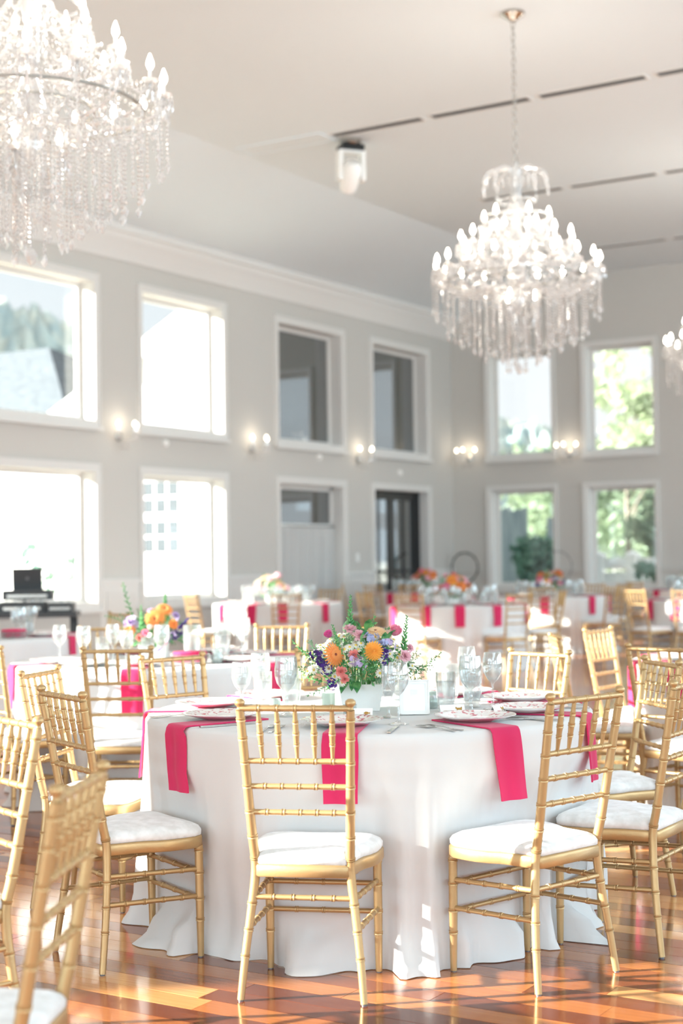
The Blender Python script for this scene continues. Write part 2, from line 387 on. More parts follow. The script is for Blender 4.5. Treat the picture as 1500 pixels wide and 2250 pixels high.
for q in (0, 1):
    y0 = -iw+.05+q*lw_; y1 = y0+lw_; g = G(); st = .11
    g.box(-.23, -.18, y0, y0+st, .01, h-.06); g.box(-.23, -.18, y1-st, y1, .01, h-.06); g.box(-.23, -.18, y0+st, y1-st, h-.06-st, h-.06); g.box(-.23, -.18, y0+st, y1-st, .01, .3); g.box(-.23, -.18, y0+st, y1-st, 1.06, 1.11); g.box(-.225, -.185, (y0+y1)/2-.012, (y0+y1)/2+.012, .3, h-.17)
    lf = ob('door_leaf', g.me('door_leaf', m_black, False), r)
    for yy0, yy1 in ((y0+st, (y0+y1)/2-.012), ((y0+y1)/2+.012, y1-st)):
        for z0, z1 in ((.3, 1.06), (1.11, h-.17)):
            g = G(); g.box(-.208, -.203, yy0, yy1, z0, z1); ob('pane', g.me('pane', m_dark, False), lf)
    g = G(); yh = y1-.05 if q == 0 else y0+.05; g.tube([(-.18, yh, 1.02), (-.13, yh, 1.02), (-.13, yh+(.1 if q else -.1), 1.02)], .01, 8); ob('door_handle', g.me('door_handle', m_chrome), lf)

# ------------------------------------------------------------------ ceiling, crown, base trims
g = G(); xs, zs = XL, 5.80
g.box(-10.88, XR+T, YF-T, YB+T, ZC, ZC+.12)
g.add([(XL, YF-T, zs), (-10.88, YF-T, ZC), (-10.88, YB+T, ZC), (XL, YB+T, zs), (XL, YF-T, zs+.1), (-10.88, YF-T, ZC+.1), (-10.88, YB+T, ZC+.1), (XL, YB+T, zs+.1)], [(0, 3, 2, 1), (4, 5, 6, 7), (0, 1, 5, 4), (3, 7, 6, 2), (0, 4, 7, 3), (1, 2, 6, 5)])
tag(ob('ceiling', g.me('ceiling', m_ceil, False)), 'smooth off white ceiling sloping down to the left wall', kind='structure')
prof = [(0, 5.41), (.02, 5.41), (.03, 5.45), (.05, 5.5), (.10, 5.60), (.15, 5.68), (.17, 5.74), (.20, 5.76), (.20, 5.88), (0, 5.82)]
V = [(XL+x, y, z) for y in (YF, YB) for x, z in prof]; n = len(prof)
tag(ob('trim_1', mk('trim_1', V, [(i, (i+1) % n, n+(i+1) % n, n+i) for i in range(n)] + [tuple(range(n))[::-1], tuple(range(n, 2*n))], m_trim, False)), 'white crown moulding along the top of the left wall', kind='structure')
def runs(a0, a1, holes):
    out = []; a = a0
    for h0, h1 in sorted(holes):
        if h0 > a: out.append((a, h0))
        a = max(a, h1)
    if a < a1: out.append((a, a1))
    return out
g = G(); g2 = G(); g3 = G()
for a, b in runs(YF, YB, [(p, q) for p, q in LW]):
    g2.box(XL, XL+.03, a, b, 1.03, 1.10); g2.box(XL, XL+.045, a, b, 1.075, 1.095)
    w0, w1 = a+.12, b-.12
    if w1-w0 > .2:
        g3.box(XL, XL+.006, a, b, 0, 1.03)
        for z0, z1 in ((.24, .27), (.90, .93)): g3.box(XL, XL+.018, w0, w1, z0, z1)
        for y in (w0, w1-.03): g3.box(XL, XL+.018, y, y+.03, .27, .90)
for a, b in runs(YF, YB, [LW[2], LW[3]]): g.box(XL, XL+.02, a, b, 0, .15)
tag(ob('baseboard_left', g.me('baseboard_left', m_trim, False)), kind='structure')
tag(ob('trim_2', g2.me('trim_2', m_trim, False)), 'white chair rail on the left wall piers', kind='structure')
tag(ob('trim_3', g3.me('trim_3', m_trim, False)), 'white panel moulding below the chair rail', kind='structure')
g = G(); g.box(XL, XR, YB-.02, YB, 0, .15); tag(ob('baseboard_back', g.me('baseboard_back', m_trim, False)), kind='structure')
g = G()
for a, b in runs(XL, XR, [(p, q) for p, q in BW]): g.box(a, b, YB-.03, YB, 1.03, 1.10)
tag(ob('trim_4', g.me('trim_4', m_wall, False)), 'greige chair rail on the end wall', kind='structure')

# ceiling slot diffusers: three rows of dark linear vents
rows = [(15.25, 'front'), (19.25, 'middle'), (23.37, 'rear')]
for y, nm in rows:
    for k in range(6):
        x0 = -9.5 + k*1.345
        t = thing('slot_vent', 'long dark slot vent in the %s ceiling row, number %s from its left end' % (nm, ['one', 'two', 'three', 'four', 'five', 'six'][k]), 'vent', (x0, y, ZC), 0, 'ceiling slot vents')
        g = G(); g.box(0, 1.25, -.09, -.07, -.012, 0); g.box(0, 1.25, .07, .09, -.012, 0); g.box(0, .02, -.07, .07, -.012, 0); g.box(1.23, 1.25, -.07, .07, -.012, 0); ob('frame', g.me('frame', m_trim, False), t)
        g = G(); g.box(.02, 1.23, -.07, .07, -.002, 0); ob('slot', g.me('slot', m_slot, False), t)
        for yy in (-.035, 0, .035):
            g = G(); g.box(.02, 1.23, yy-.004, yy+.004, -.012, -.003); ob('blade', g.me('blade', m_grey, False), t)
t = thing('ceiling_panel', 'flush white ceiling panel left of the first slot vent row', 'panel', (-10.8, 15.25, ZC))
g = G(); g.box(0, 1.25, -.2, -.17, -.015, 0); g.box(0, 1.25, .17, .2, -.015, 0); g.box(0, .03, -.17, .17, -.015, 0); g.box(1.22, 1.25, -.17, .17, -.015, 0); ob('frame', g.me('frame', m_ceil, False), t)
g = G(); g.box(.03, 1.22, -.17, .17, -.006, 0); ob('panel', g.me('panel', m_ceil, False), t)

# moving head lamp on the ceiling
t = thing('moving_spotlight', 'white moving head spotlight hanging from the ceiling by the first slot vents', 'spotlight', (-9.42, 15.55, ZC), .9)
g = G(); g.lathe([(.0, 0), (.13, 0), (.13, -.05), (.11, -.07), (0, -.07)], 20); ob('base', g.me('base', m_chrome, True, 40), t)
g = G(); g.box(-.14, .14, -.11, .11, -.14, -.07); ob('control_box', g.me('control_box', m_black, False), t)
g = G(); g.box(-.17, -.12, -.06, .06, -.50, -.14); g.box(.12, .17, -.06, .06, -.50, -.14); g.box(-.17, .17, -.07, .07, -.17, -.14); ob('yoke', g.me('yoke', m_white, False), t)
g = G(); Tm = Matrix.Translation((0, 0, -.42)) @ Matrix.Rotation(math.radians(38), 4, 'X'); g.lathe([(0, -.22), (.085, -.22), (.105, -.18), (.12, -.02), (.115, .1), (.08, .16), (0, .17)], 20, Tm); ob('head', g.me('head', m_white, True, 40), t)
g = G(); g.lathe([(0, -.228), (.07, -.228), (.07, -.215), (0, -.215)], 18, Tm); ob('lens', g.me('lens', m_gear), t)

# ------------------------------------------------------------------ chandeliers
def beads(P, r, h, me_name):
    g = G()
    for p in P: g.octa(p, r, h)
    return g.me(me_name, m_cry, False)
def make_chandelier(label):
    rr = random.Random(5)
    t = thing('chandelier', label, 'chandelier', (-5.94, 12.75, 0), 0, 'crystal chandeliers')
    g = G(); g.lathe([(0, ZC), (.11, ZC), (.11, ZC-.02), (.07, ZC-.05), (.03, ZC-.08), (0, ZC-.09)], 20); ob('canopy', g.me('canopy', m_chrome, True, 40), t)
    g = G(); z = ZC-.08; k = 0
    while z > 4.98:
        a = (k % 2)*PI/2; c, s = math.cos(a), math.sin(a)
        P = [(c*.018*math.cos(q), s*.018*math.cos(q), z-.035+.04*math.sin(q)) for q in np.linspace(0, 2*PI, 11)]
        g.tube(P, .0045, 5, cap=False); z -= .058; k += 1
    ch = ob('chain', g.me('chain', m_chrome), t); ch['kind'] = 'stuff'
    g = G(); g.lathe([(0, 5.0), (.02, 4.98), (.03, 4.9), (.015, 4.8), (.05, 4.72), (.02, 4.62), (.06, 4.5), (.03, 4.38), (.07, 4.25), (.035, 4.1), (.09, 3.95), (.11, 3.88), (.05, 3.8), (.08, 3.7), (.03, 3.6), (0, 3.56)], 14); ob('column', g.me('column', m_cry, True, 50), t)
    # feathered crown of curved crystal plumes
    g = G()
    P = [(.03+.02*q, 0, 4.62+.30*math.sin(q*.9)) for q in np.linspace(0, 1.6, 6)] + [(.08+.2*math.sin(q), 0, 4.86+.06*math.cos(q*1.2)) for q in np.linspace(.1, 1.5, 6)] + [(.30, 0, 4.82), (.31, 0, 4.76)]
    g.tube(P, [.012]*len(P), 5)
    for q in (.12, .2, .28): g.octa((q, 0, 4.80), .012, .035)
    g.octa((.31, 0, 4.71), .016, .04)
    pm = g.me('crown_plume', m_cry, False)
    for k in range(10): ob('crown_plume', pm, t, rz=2*PI*k/10+.1)
    g = G(); g.lathe([(.30, 4.47), (.33, 4.465), (.33, 4.455), (.30, 4.45), (.30, 4.47)], 24, cap=False); g.lathe([(.16, 4.62), (.19, 4.615), (.16, 4.61)], 20, cap=False); ob('ring', g.me('ring', m_cry), t)
    # arms: (radius, candle base height, count, phase)
    for R, zt, n, ph in ((.30, 4.44, 6, .3), (.52, 4.24, 12, .1), (.755, 4.01, 18, 0), (.16, 3.68, 3, .5)):
        zc = zt-.12
        P = [(.05, 0, zc-.02), (R*.3, 0, zc-.10), (R*.55, 0, zc-.13), (R*.8, 0, zc-.10), (R*.96, 0, zc-.03), (R, 0, zc+.06)]
        g = G(); P2 = []
        for i in range(len(P)-1):
            for q in range(3): P2.append(Vector(P[i]).lerp(Vector(P[i+1]), q/3))
        P2.append(Vector(P[-1])); g.tube(P2, .0085, 6)
        Tm = Matrix.Translation((R, 0, zc+.06))
        g.lathe([(.005, -.005), (.035, .0), (.05, .018), (.047, .02), (.03, .006), (0, .004)], 12, Tm); g.lathe([(.011, 0), (.011, .075), (0, .076)], 8, Tm)
        am = g.me('arm', m_cry, True, 40)
        g = G(); g.lathe([(0, .076), (.012, .08), (.021, .1), (.02, .118), (.012, .142), (.003, .165), (0, .166)], 10, Tm); bm_ = g.me('bulb', m_bulb)
        g = G()
        for q in range(7):
            a = 2*PI*q/7; x, y = R+.046*math.cos(a), .046*math.sin(a)
            g.octa((x, y, zc+.055), .007, .01); g.octa((x, y, zc+.03), .011, .022)
            if q % 2 == 0: g.octa((x, y, zc-.005), .010, .028)
        for q in range(6):
            s = (q+.6)/6; g.octa((R*s, 0, zc-.12-.02*math.sin(q)), .011, .026); g.octa((R*s, .02*math.sin(q*2), zc-.17), .010, .022)
        dm = g.me('pendants', m_cry, False)
        for k in range(n):
            a = ob('arm', am, t, rz=2*PI*k/n+ph); ob('bulb', bm_, a); d = ob('pendants', dm, a); d['kind'] = 'stuff'
        # swags of beads between neighbouring candles, and from each ring to the one above
        a1 = 2*PI/n; P = []
        for q in range(15):
            s = q/14; P.append((R*math.cos(a1*s), R*math.sin(a1*s), zc+.05-.07*math.sin(PI*s)))
        gm = beads(P, .009, .014, 'garland')
        for k in range(n): ob('garland', gm, t, rz=2*PI*k/n+ph)
    for (R0, z0, R1, z1, n) in ((.03, 4.66, .30, 4.40, 9), (.12, 4.50, .52, 4.16, 16), (.25, 4.33, .755, 3.95, 24), (.08, 4.28, .5, 3.98, 16)):
        P = [(R0+(R1-R0)*s, 0, z0+(z1-z0)*s-.10*math.sin(PI*s)) for s in np.linspace(0, 1, 19)]
        gm = beads(P, .011, .017, 'bead_swag')
        for k in range(n): ob('bead_swag', gm, t, rz=2*PI*(k+.5*(n % 3))/n)
    # hanging strands below the arms, longer towards the centre
    def strand(L):
        g = G(); z = 0
        while z > -(L-.08): g.octa((0, 0, z-.013), .0105, .013); z -= .027
        g.octa((0, 0, z-.015), .014, .016); g.octa((0, 0, z-.065), .019, .038, 6); return g.me('crystal_strand', m_cry, False)
    cache = {}
    for R, n, zt, zb in ((.76, 26, 3.88, 3.54), (.64, 24, 3.86, 3.40), (.52, 20, 3.84, 3.31), (.40, 16, 3.84, 3.24), (.28, 12, 3.82, 3.16), (.17, 8, 3.80, 3.11), (.07, 4, 3.76, 3.10)):
        for k in range(n):
            a = 2*PI*(k+rr.random()*.5)/n; L = zt-zb + rr.choice((-.06, -.03, 0, .03, .05)); L = round(L, 2)
            if L not in cache: cache[L] = strand(L)
            q = R+rr.uniform(-.02, .02); ob('crystal_strand', cache[L], t, (q*math.cos(a), q*math.sin(a), zt), rz=rr.random())
    g = G(); g.lathe([(0, 3.0), (.03, 3.03), (.038, 3.055), (.025, 3.09), (0, 3.11)], 10); g.tube([(0, 0, 3.1), (0, 0, 3.56)], .004, 5); ob('finial_drop', g.me('finial_drop', m_cry, False), t)
    for R in (.36, .64):
        g = G(); g.lathe([(R-.006, 3.875), (R+.006, 3.875), (R+.006, 3.89), (R-.006, 3.89), (R-.006, 3.875)], 32, cap=False); ob('ring', g.me('ring', m_chrome, False), t)
    return t
chand = make_chandelier('whole crystal chandelier on a long chain at upper right')
dup(chand, (-5.94, 6.32, 0), .21, 'huge crystal chandelier cut by the left edge of the picture')
dup(chand, (-5.94, 18.98, 0), .4, 'crystal chandelier of which only a sliver shows at the right edge')
for y in (6.32, 12.75, 18.98):
    for k in range(6):
        l = bpy.data.lights.new('chandelier_glow', 'POINT'); o = bpy.data.objects.new('chandelier_glow', l); COL.objects.link(o)
        l.energy = 9; l.color = (1, .93, .83); l.shadow_soft_size = .06; o.location = (-5.94+.62*math.cos(k*PI/3), y+.62*math.sin(k*PI/3), 4.32)

# ------------------------------------------------------------------ wall sconces
def make_sconce():
    t = thing('wall_sconce', '', 'sconce', (0, 0, 0), 0, 'crystal wall sconces')     # +X points into the room
    g = G(); g.lathe([(0, 0), (.075, 0), (.07, .02), (.03, .035), (0, .04)], 18, Matrix.Rotation(PI/2, 4, 'Y')); ob('backplate', g.me('backplate', m_chrome, True, 40), t)
    for k, (dy, dx) in enumerate(((-.19, .16), (0, .28), (.19, .16))):
        g = G(); g.tube([(.03, 0, 0), (dx*.5, dy*.5, -.06), (dx*.9, dy*.9, -.05), (dx, dy, .02)], .009, 7); Tm = Matrix.Translation((dx, dy, .02))
        g.lathe([(.004, 0), (.04, .005), (.05, .02), (.03, .012), (0, .01)], 12, Tm); g.lathe([(.013, .01), (.013, .09), (0, .092)], 8, Tm)
        for q in range(6):
            a = 2*PI*q/6; g.octa((dx+.045*math.cos(a), dy+.045*math.sin(a), -.02), .010, .03)
        a_ = ob('arm', g.me('arm', m_cry, True, 40), t)
        g = G(); g.lathe([(0, .09), (.014, .1), (.022, .115), (.021, .135), (.012, .155), (0, .17)], 12, Tm); ob('bulb', g.me('bulb', m_bulb2), a_)
    g = G()
    for k in range(7):
        a = -1.2+.4*k; z = -.07
        for q in range(4): g.octa((.1+.05*math.cos(a), .1*math.sin(a), z-.035*q), .012, .017)
    ob('crystal_drops', g.me('crystal_drops', m_cry, False), t)
    return t
sconce = make_sconce()
SP = [((XL, 15.77, 3.02), 0, 'crystal wall sconce left of the second left wall window'), ((XL, 18.87, 3.02), 0, 'crystal wall sconce beside the window with the white gable, on its right'),
      ((XL, 22.0, 3.02), 0, 'crystal wall sconce between the two dark upper windows'), ((-12.9, YB, 3.17), -PI/2, 'crystal wall sconce nearest the room corner on the end wall'), ((-10.88, YB, 3.17), -PI/2, 'crystal wall sconce between the two end wall windows')]
for i, (p, rz, lb) in enumerate(SP):
    s = sconce if i == 0 else dup(sconce, p)
    s.location = p; s.rotation_euler = (0, 0, rz); s['label'] = lb
    l = bpy.data.lights.new('sconce_glow', 'POINT'); o = bpy.data.objects.new('sconce_glow', l); COL.objects.link(o); l.energy = 1.5; l.color = (1, .84, .64); l.shadow_soft_size = .06
    o.location = Vector(p) + Matrix.Rotation(rz, 3, 'Z') @ Vector((.16, 0, .17))
# small round wall buttons and a switch plate
for y, lb in ((16.77, 'small white round wall button under the window with the white gable'), (20.77, 'small white round wall button under the left dark window'), (23.42, 'small white round wall button above the black doors')):
    g = G(); g.lathe([(0, 0), (.055, 0), (.05, .03), (.03, .045), (0, .05)], 16, Matrix.Rotation(PI/2, 4, 'Y')); tag(ob('wall_button', g.me('wall_button', m_white, True, 40), None, (XL, y, 2.98 if y < 23 else 2.83)), lb, 'wall button')
t = thing('light_switch', 'white light switch plate left of the black doors', 'switch', (XL, 21.94, 1.34))
g = G(); g.box(0, .01, -.045, .045, -.065, .065); ob('plate', g.me('plate', m_white, False), t)
g = G(); g.box(.01, .018, -.015, .015, -.03, .03); ob('rocker', g.me('rocker', m_trim, False), t)
# hoops in the corner
for x, m_, r_t, lb in ((-12.86, m_hoop, .017, 'dark twig hoop standing before the end wall by the corner'), (-11.0, m_grey, .007, 'thin grey wire hoop before the fence window')):
    g = G(); P = [(.27*math.cos(q), 0, 1.13+.27*math.sin(q)) for q in np.linspace(0, 2*PI, 41)]; g.tube(P, [r_t*(1+.25*math.sin(i*1.7)) for i in range(41)], 7, cap=False)
    t = thing('hoop_stand', lb, 'hoop', (x, YB-.35, 0)); ob('hoop', g.me('hoop', m_), t)
    g = G(); g.tube([(0, 0, .02), (0, 0, .86)], .01, 7); g.lathe([(0, 0), (.13, 0), (.13, .02), (0, .02)], 18); ob('stand', g.me('stand', m_), t)
# ------------------------------------------------------------------ chairs
def rod(g, P, r, rings=(), n=8, ends=None, rb=.0019):
    """bamboo style rod along polyline P, double rings at the given fractions of its length; r may be (start, mid, end)"""
    P = [Vector(p) for p in P]; L = [0]
    for i in range(len(P)-1): L.append(L[-1]+(P[i+1]-P[i]).length)
    tot = L[-1]
    def at(s):
        d = min(max(s, 0), 1)*tot
        for i in range(len(P)-1):
            if d <= L[i+1]+1e-9: return P[i].lerp(P[i+1], (d-L[i])/max(L[i+1]-L[i], 1e-9))
        return P[-1]
    rf = (lambda s: r) if not isinstance(r, (tuple, list)) else (lambda s: r[0]+(r[1]-r[0])*2*s if s < .5 else r[1]+(r[2]-r[1])*(2*s-1))
    S = {0.0: 0, 1.0: 0}
    for l in L: S.setdefault(l/tot, 0)
    for q in rings:
        for d, b in ((-.0062, 0), (-.0054, rb), (-.0016, rb), (0, .0), (.0016, rb), (.0054, rb), (.0062, 0)):
            s = q+d/tot
            if 0 <= s <= 1: S[s] = b
    ss = sorted(S); g.tube([at(s) for s in ss], [rf(s)+S[s] for s in ss], n)
def smoothpath(P, k=4):
    P = [Vector(p) for p in P]; out = []
    for i in range(len(P)-1):
        a, b, c, d = P[max(i-1, 0)], P[i], P[i+1], P[min(i+2, len(P)-1)]
        for q in range(k):
            t = q/k; out.append(.5*((2*b)+(c-a)*t+(2*a-5*b+4*c-d)*t*t+(3*b-a-3*c+d)*t**3))
    out.append(P[-1]); return out
def back_at(z):                                # half spacing and depth of the back post at height z
    s = (z-.40)/.5; return .146+.0235*s, -.147-.091*s
def make_chair():
    t = thing('banquet_chair', '', 'chair', (0, 0, 0), 0, 'gold bamboo style banquet chairs')
    for sg in (-1, 1):
        P = smoothpath([(sg*.1886, -.184, .004), (sg*.177, -.168, .13), (sg*.160, -.152, .27), (sg*.149, -.146, .36), (sg*.1465, -.148, .42), (sg*.151, -.166, .50), (sg*back_at(.7)[0], back_at(.7)[1], .7), (sg*back_at(.882)[0], back_at(.882)[1], .882)], 3)
        g = G(); L = .90
        rod(g, P, (.0112, .0148, .0128), [q/L for q in (.13, .21, .29, .43, .50, .58, .66, .735, .81, .87)], 10)
        a, b = back_at(.885); Tm = Matrix.Translation((sg*a, b, .882))
        g.lathe([(.0128, 0), (.0085, .004), (.0085, .010), (.0145, .015), (.0165, .021), (.015, .028), (.008, .033), (0, .034)], 10, Tm)
        ob('rear_leg', g.me('rear_leg', m_gold, True, 50), t)
        g = G(); rod(g, [(sg*.178, .182, .004), (sg*.178, .178, .375)], (.0108, .0142, .0142), [.33, .52, .75, .955], 10); ob('front_leg', g.me('front_leg', m_gold, True, 50), t)
        for px_, py_ in ((sg*.1886, -.184), (sg*.178, .182)):
            g = G(); g.lathe([(0, 0), (.0085, 0), (.0085, .006), (0, .006)], 8, Matrix.Translation((px_, py_, 0))); ob('foot_glide', g.me('foot_glide', m_grey, True, 50), t)
    # seat frame: D shaped ring with the notch where it meets the back legs
    half = [(0, .208), (.10, .208), (.155, .203), (.185, .188), (.203, .158), (.205, .11), (.203, .06), (.190, .015), (.172, -.02), (.163, -.06), (.157, -.11), (.150, -.150), (.135, -.166), (.0, -.168)]
    out = half + [(-x, y) for x, y in half[-2:0:-1]]
    def slab(g, o, z0, z1, inset=0, rnd=.006):
        n = len(o); rings = [(z0, .004), (z0+.004, 0), (z1-rnd, 0), (z1-.001, rnd*.5), (z1, rnd)]
        V = []; F = []
        for z, i in rings:
            for x, y in o:
                l = math.hypot(x, y-.02); k = (l-i-inset)/l; V.append((x*k, .02+(y-.02)*k, z))
        for j in range(len(rings)-1):
            for i in range(n): F.append((j*n+i, j*n+(i+1) % n, (j+1)*n+(i+1) % n, (j+1)*n+i))
        F.append(tuple(range(n))); F.append(tuple(range((len(rings)-1)*n, len(rings)*n))[::-1])
        F = [f[::-1] for f in F]
        g.add(V, F)
    g = G(); slab(g, out, .370, .408); ob('seat_frame', g.me('seat_frame', m_gold, True, 50), t)
    V = []; F = []; n = len(out); rings = [(.408, 0), (.411, -.004), (.425, -.005), (.437, .004), (.446, .025), (.453, .07), (.457, .12)]
    for z, i in rings:
        for x, y in out:
            l = math.hypot(x, y-.02); k = (l-i-.008)/l; V.append((x*k, .02+(y-.02)*k, z))
    V.append((0, .02, .459)); c = len(V)-1
    for j in range(len(rings)-1):
        for i in range(n): F.append((j*n+i, (j+1)*n+i, (j+1)*n+(i+1) % n, j*n+(i+1) % n))
    q = (len(rings)-1)*n
    for i in range(n): F.append((q+i, c, q+(i+1) % n))
    ob('cushion', mk('cushion', V, F, m_cush), t)
    R5 = [1/6*k for k in range(1, 6)]
    for z in (.887, .726, .648, .568):
        a, b = back_at(z); g = G(); rod(g, [(-a, b, z), (a, b, z)], .0098 if z > .8 else .0088, R5, 8); ob('back_rail', g.me('back_rail', m_gold, True, 50), t)
    a0, b0 = back_at(.726); a1, b1 = back_at(.887)
    for k in range(1, 6):
        x0, x1 = -a0+2*a0*k/6, -a1+2*a1*k/6; g = G(); rod(g, [(x0, b0, .73), (x1, b1, .884)], (.0052, .0098, .0062), (.3, .52, .74), 8, rb=.0014); ob('spindle', g.me('spindle', m_gold, True, 50), t)
    for z in (.285, .195):
        g = G(); rod(g, [(-.178, .18, z), (.178, .18, z)], .0085, (.25, .5, .75), 8); ob('stretcher', g.me('stretcher', m_gold, True, 50), t)
        for sg in (-1, 1):
            xr, yr = (.156, -.150) if z > .25 else (.167, -.158)
            g = G(); rod(g, [(sg*.178, .18, z+.01), (sg*xr, yr, z+.02)], .0085, (.2, .4, .6, .8), 8); ob('stretcher', g.me('stretcher', m_gold, True, 50), t)
    g = G(); rod(g, [(-.155, -.150, .307), (.155, -.150, .307)], .0085, (.2, .4, .6, .8), 8); ob('stretcher', g.me('stretcher', m_gold, True, 50), t)
    return t
chair0 = make_chair(); used = [False]; CH = []
def chair(u, v, face, label):
    """u, v: plan position of the middle of its feet; face: the way it looks, degrees in the plan frame"""
    x, y = fl(u, v); rz = math.radians(face)+YAW-PI/2
    if used[0]: c = dup(chair0, (x, y, 0), rz)
    else: c = chair0; used[0] = True; c.location = (x, y, 0); c.rotation_euler = (0, 0, rz)
    c['label'] = label; CH.append((u, v, face)); return c
def chair_b(u, v, face, label):               # placed by the middle of its back's top
    f = math.radians(face); return chair(u+.238*math.cos(f), v+.238*math.sin(f), face, label)

TB = dict(T1=(.095, 5.77), T2=(-1.08, 8.83), T3=(2.38, 8.1), T4=(-.85, 19.8), T5=(-2.9, 11.9), T6=(1.365, 18.2), T7=(2.894, 21.3), T8=(1.286, 24.5), T9=(5.6, 24.0), T10=(4.6, 18.9), T11=(-3.3, 5.9))  # last one is unseen, added to shade the left floor from low sun
D = math.degrees
def around(tb, ang, r, label, turn=0):
    r = max(r, 1.285); cu, cv = TB[tb]; a = math.radians(ang); return chair_b(cu+r*math.cos(a), cv+r*math.sin(a), ang+180+turn, label)
chair(-.107, 4.776, 80, 'gold chair seen squarely from behind at the centre front of the front table')
chair(.5936, 4.9017, 131.8, 'sunlit gold chair right of the centre front chair, turned half left')
chair(-.7438, 5.19, 34, 'gold chair at left of the front table with its near front leg bare')
chair_b(-1.215, 6.075, -14, 'gold chair at left of the front table, second back behind the bare legged one')
chair_b(-.775, 6.875, -48, 'gold chair at the back left of the front table, only its top showing')
chair_b(.88, 6.83, 222, 'gold chair at the back right of the front table behind the stemmed glasses')
chair_b(1.285, 6.145, 192, 'gold chair at right of the front table, its narrow back before the right edge')
chair_b(1.18, 5.175, 148, 'gold chair at the right edge with a long post and a full white seat')
chair_b(-.05, 7.2, 276, 'gold chair mostly hidden by the front bouquet')
chair_b(-.525, 3.04, 174, 'blurred gold chair close to the camera at lower left, seen edge on')
chair_b(-.93, 4.27, 217, 'blurred sunlit gold chair cut by the left edge at mid height')
chair_b(-1.12, 7.53, 88, 'gold chair seen from behind at the left table with a pink napkin beyond')
chair_b(-.40, 9.93, 262, 'gold chair at the far right side of the left table, facing the camera')
around('T2', 112, 1.30, 'gold chair behind the left table, seen between wine glasses')
around('T2', 20, 1.1, 'gold chair at the right side of the left table beside the bouquet tip')
around('T2', 232, 1.25, 'gold chair at the left edge of which mainly the white seat shows')
chair_b(1.12, 8.07, 0, 'gold chair seen edge on behind the front table at right')
chair_b(1.475, 8.81, -36, 'gold chair standing alone with open ladder back at right, white seat below')
chair_b(1.46, 7.06, 45, 'gold chair with a wide top rail at right and a pink napkin beside its post')
around('T5', 36, 1.15, 'gold chair by the left wall behind the laptop table')
for a, r, lb in ((215, 1.14, 'sunlit gold chair at the left of the table before the curtained doorway'), (277, 1.16, 'gold chair before the table by the curtained doorway with a pink napkin through its rails'), (58, 1.2, 'pale gold chair behind the table by the curtained doorway, on its right')): around('T4', a, r, lb)
for a, r, lb in ((180, 1.25, 'gold chair left of the far table before the black doors'), (230, 1.22, 'gold chair at the near left of the far table before the black doors'), (259, 1.2, 'gold chair with its back to us at the far table before the black doors')): around('T8', a, r, lb)
for a, r, lb in ((148, 1.3, 'gold chair at the left of the mid room table with orange flowers'), (241, 1.25, 'gold chair with its back to us at the mid room table, left of its bouquet'), (299, 1.26, 'gold chair with a white seat at the right front of the mid room table'), (4, 1.25, 'gold chair at the right side of the mid room table, a sheaf of lit spindles')): around('T6', a, r, lb)
for a, r, lb in ((258, 1.2, 'gold chair with a pink napkin through its rails at the table before the fence window'), (305, 1.3, 'gold chair at the right of the table before the fence window, seat to the left'), (52, 1.2, 'gold chair behind the table before the fence window, near its bouquet'), (25, 1.2, 'gold chair at the far right of the table before the fence window')): around('T7', a, r, lb)
for a, r, lb in ((212, 1.3, 'gold chair facing right at the sunlit table by the right edge'), (243, 1.22, 'gold chair cut by the right edge before the sunlit table')): around('T10', a, r, lb)
around('T9', 210, 1.2, 'pale gold chair at the rear table under the railing window')

# ------------------------------------------------------------------ tables with cloths
RT = .835
def cloth_fn(seed, limits=(), calm=1.0):
    rr = random.Random(seed); H = [(rr.randint(3, 6), rr.random()*7, .014), (rr.randint(9, 13), rr.random()*7, .017), (rr.randint(17, 23), rr.random()*7, .013), (rr.randint(28, 36), rr.random()*7, .007), (rr.randint(40, 50), rr.random()*7, .003)]
    P = [(rr.randint(5, 9), rr.random()*7), (rr.randint(11, 16), rr.random()*7)]
    def f(th, z):
        t = 1-z/.76; fold = sum(a*math.sin(k*th+p+.8*math.sin(2*th+p)) for k, p, a in H); fold = fold if fold > 0 else fold*.55; env = min(1, t*1.25)
        r = RT + .006 + env*calm*(fold*(1.3+1.0*t)) - .012*t
        hem = max(0, (t-.84)/.16)
        r += hem**1.6*(.042 + .035*math.sin(P[0][0]*th+P[0][1]) + .03*math.sin(P[1][0]*th+P[1][1]))*calm
        for a, w, lim, zl, zt in limits:
            d = abs((th-a+PI) % (2*PI)-PI)
            if d < w*1.6 and zl-.06 < z < zt+.12:
                k = (1 if d < w else 1-(d-w)/(w*.6))*(1 if z < zt else 1-(z-zt)/.12)*(1 if z > zl else 1-(zl-z)/.06)
                r = r*(1-k)+min(r, lim)*k
        return r
    return f
CF = {}
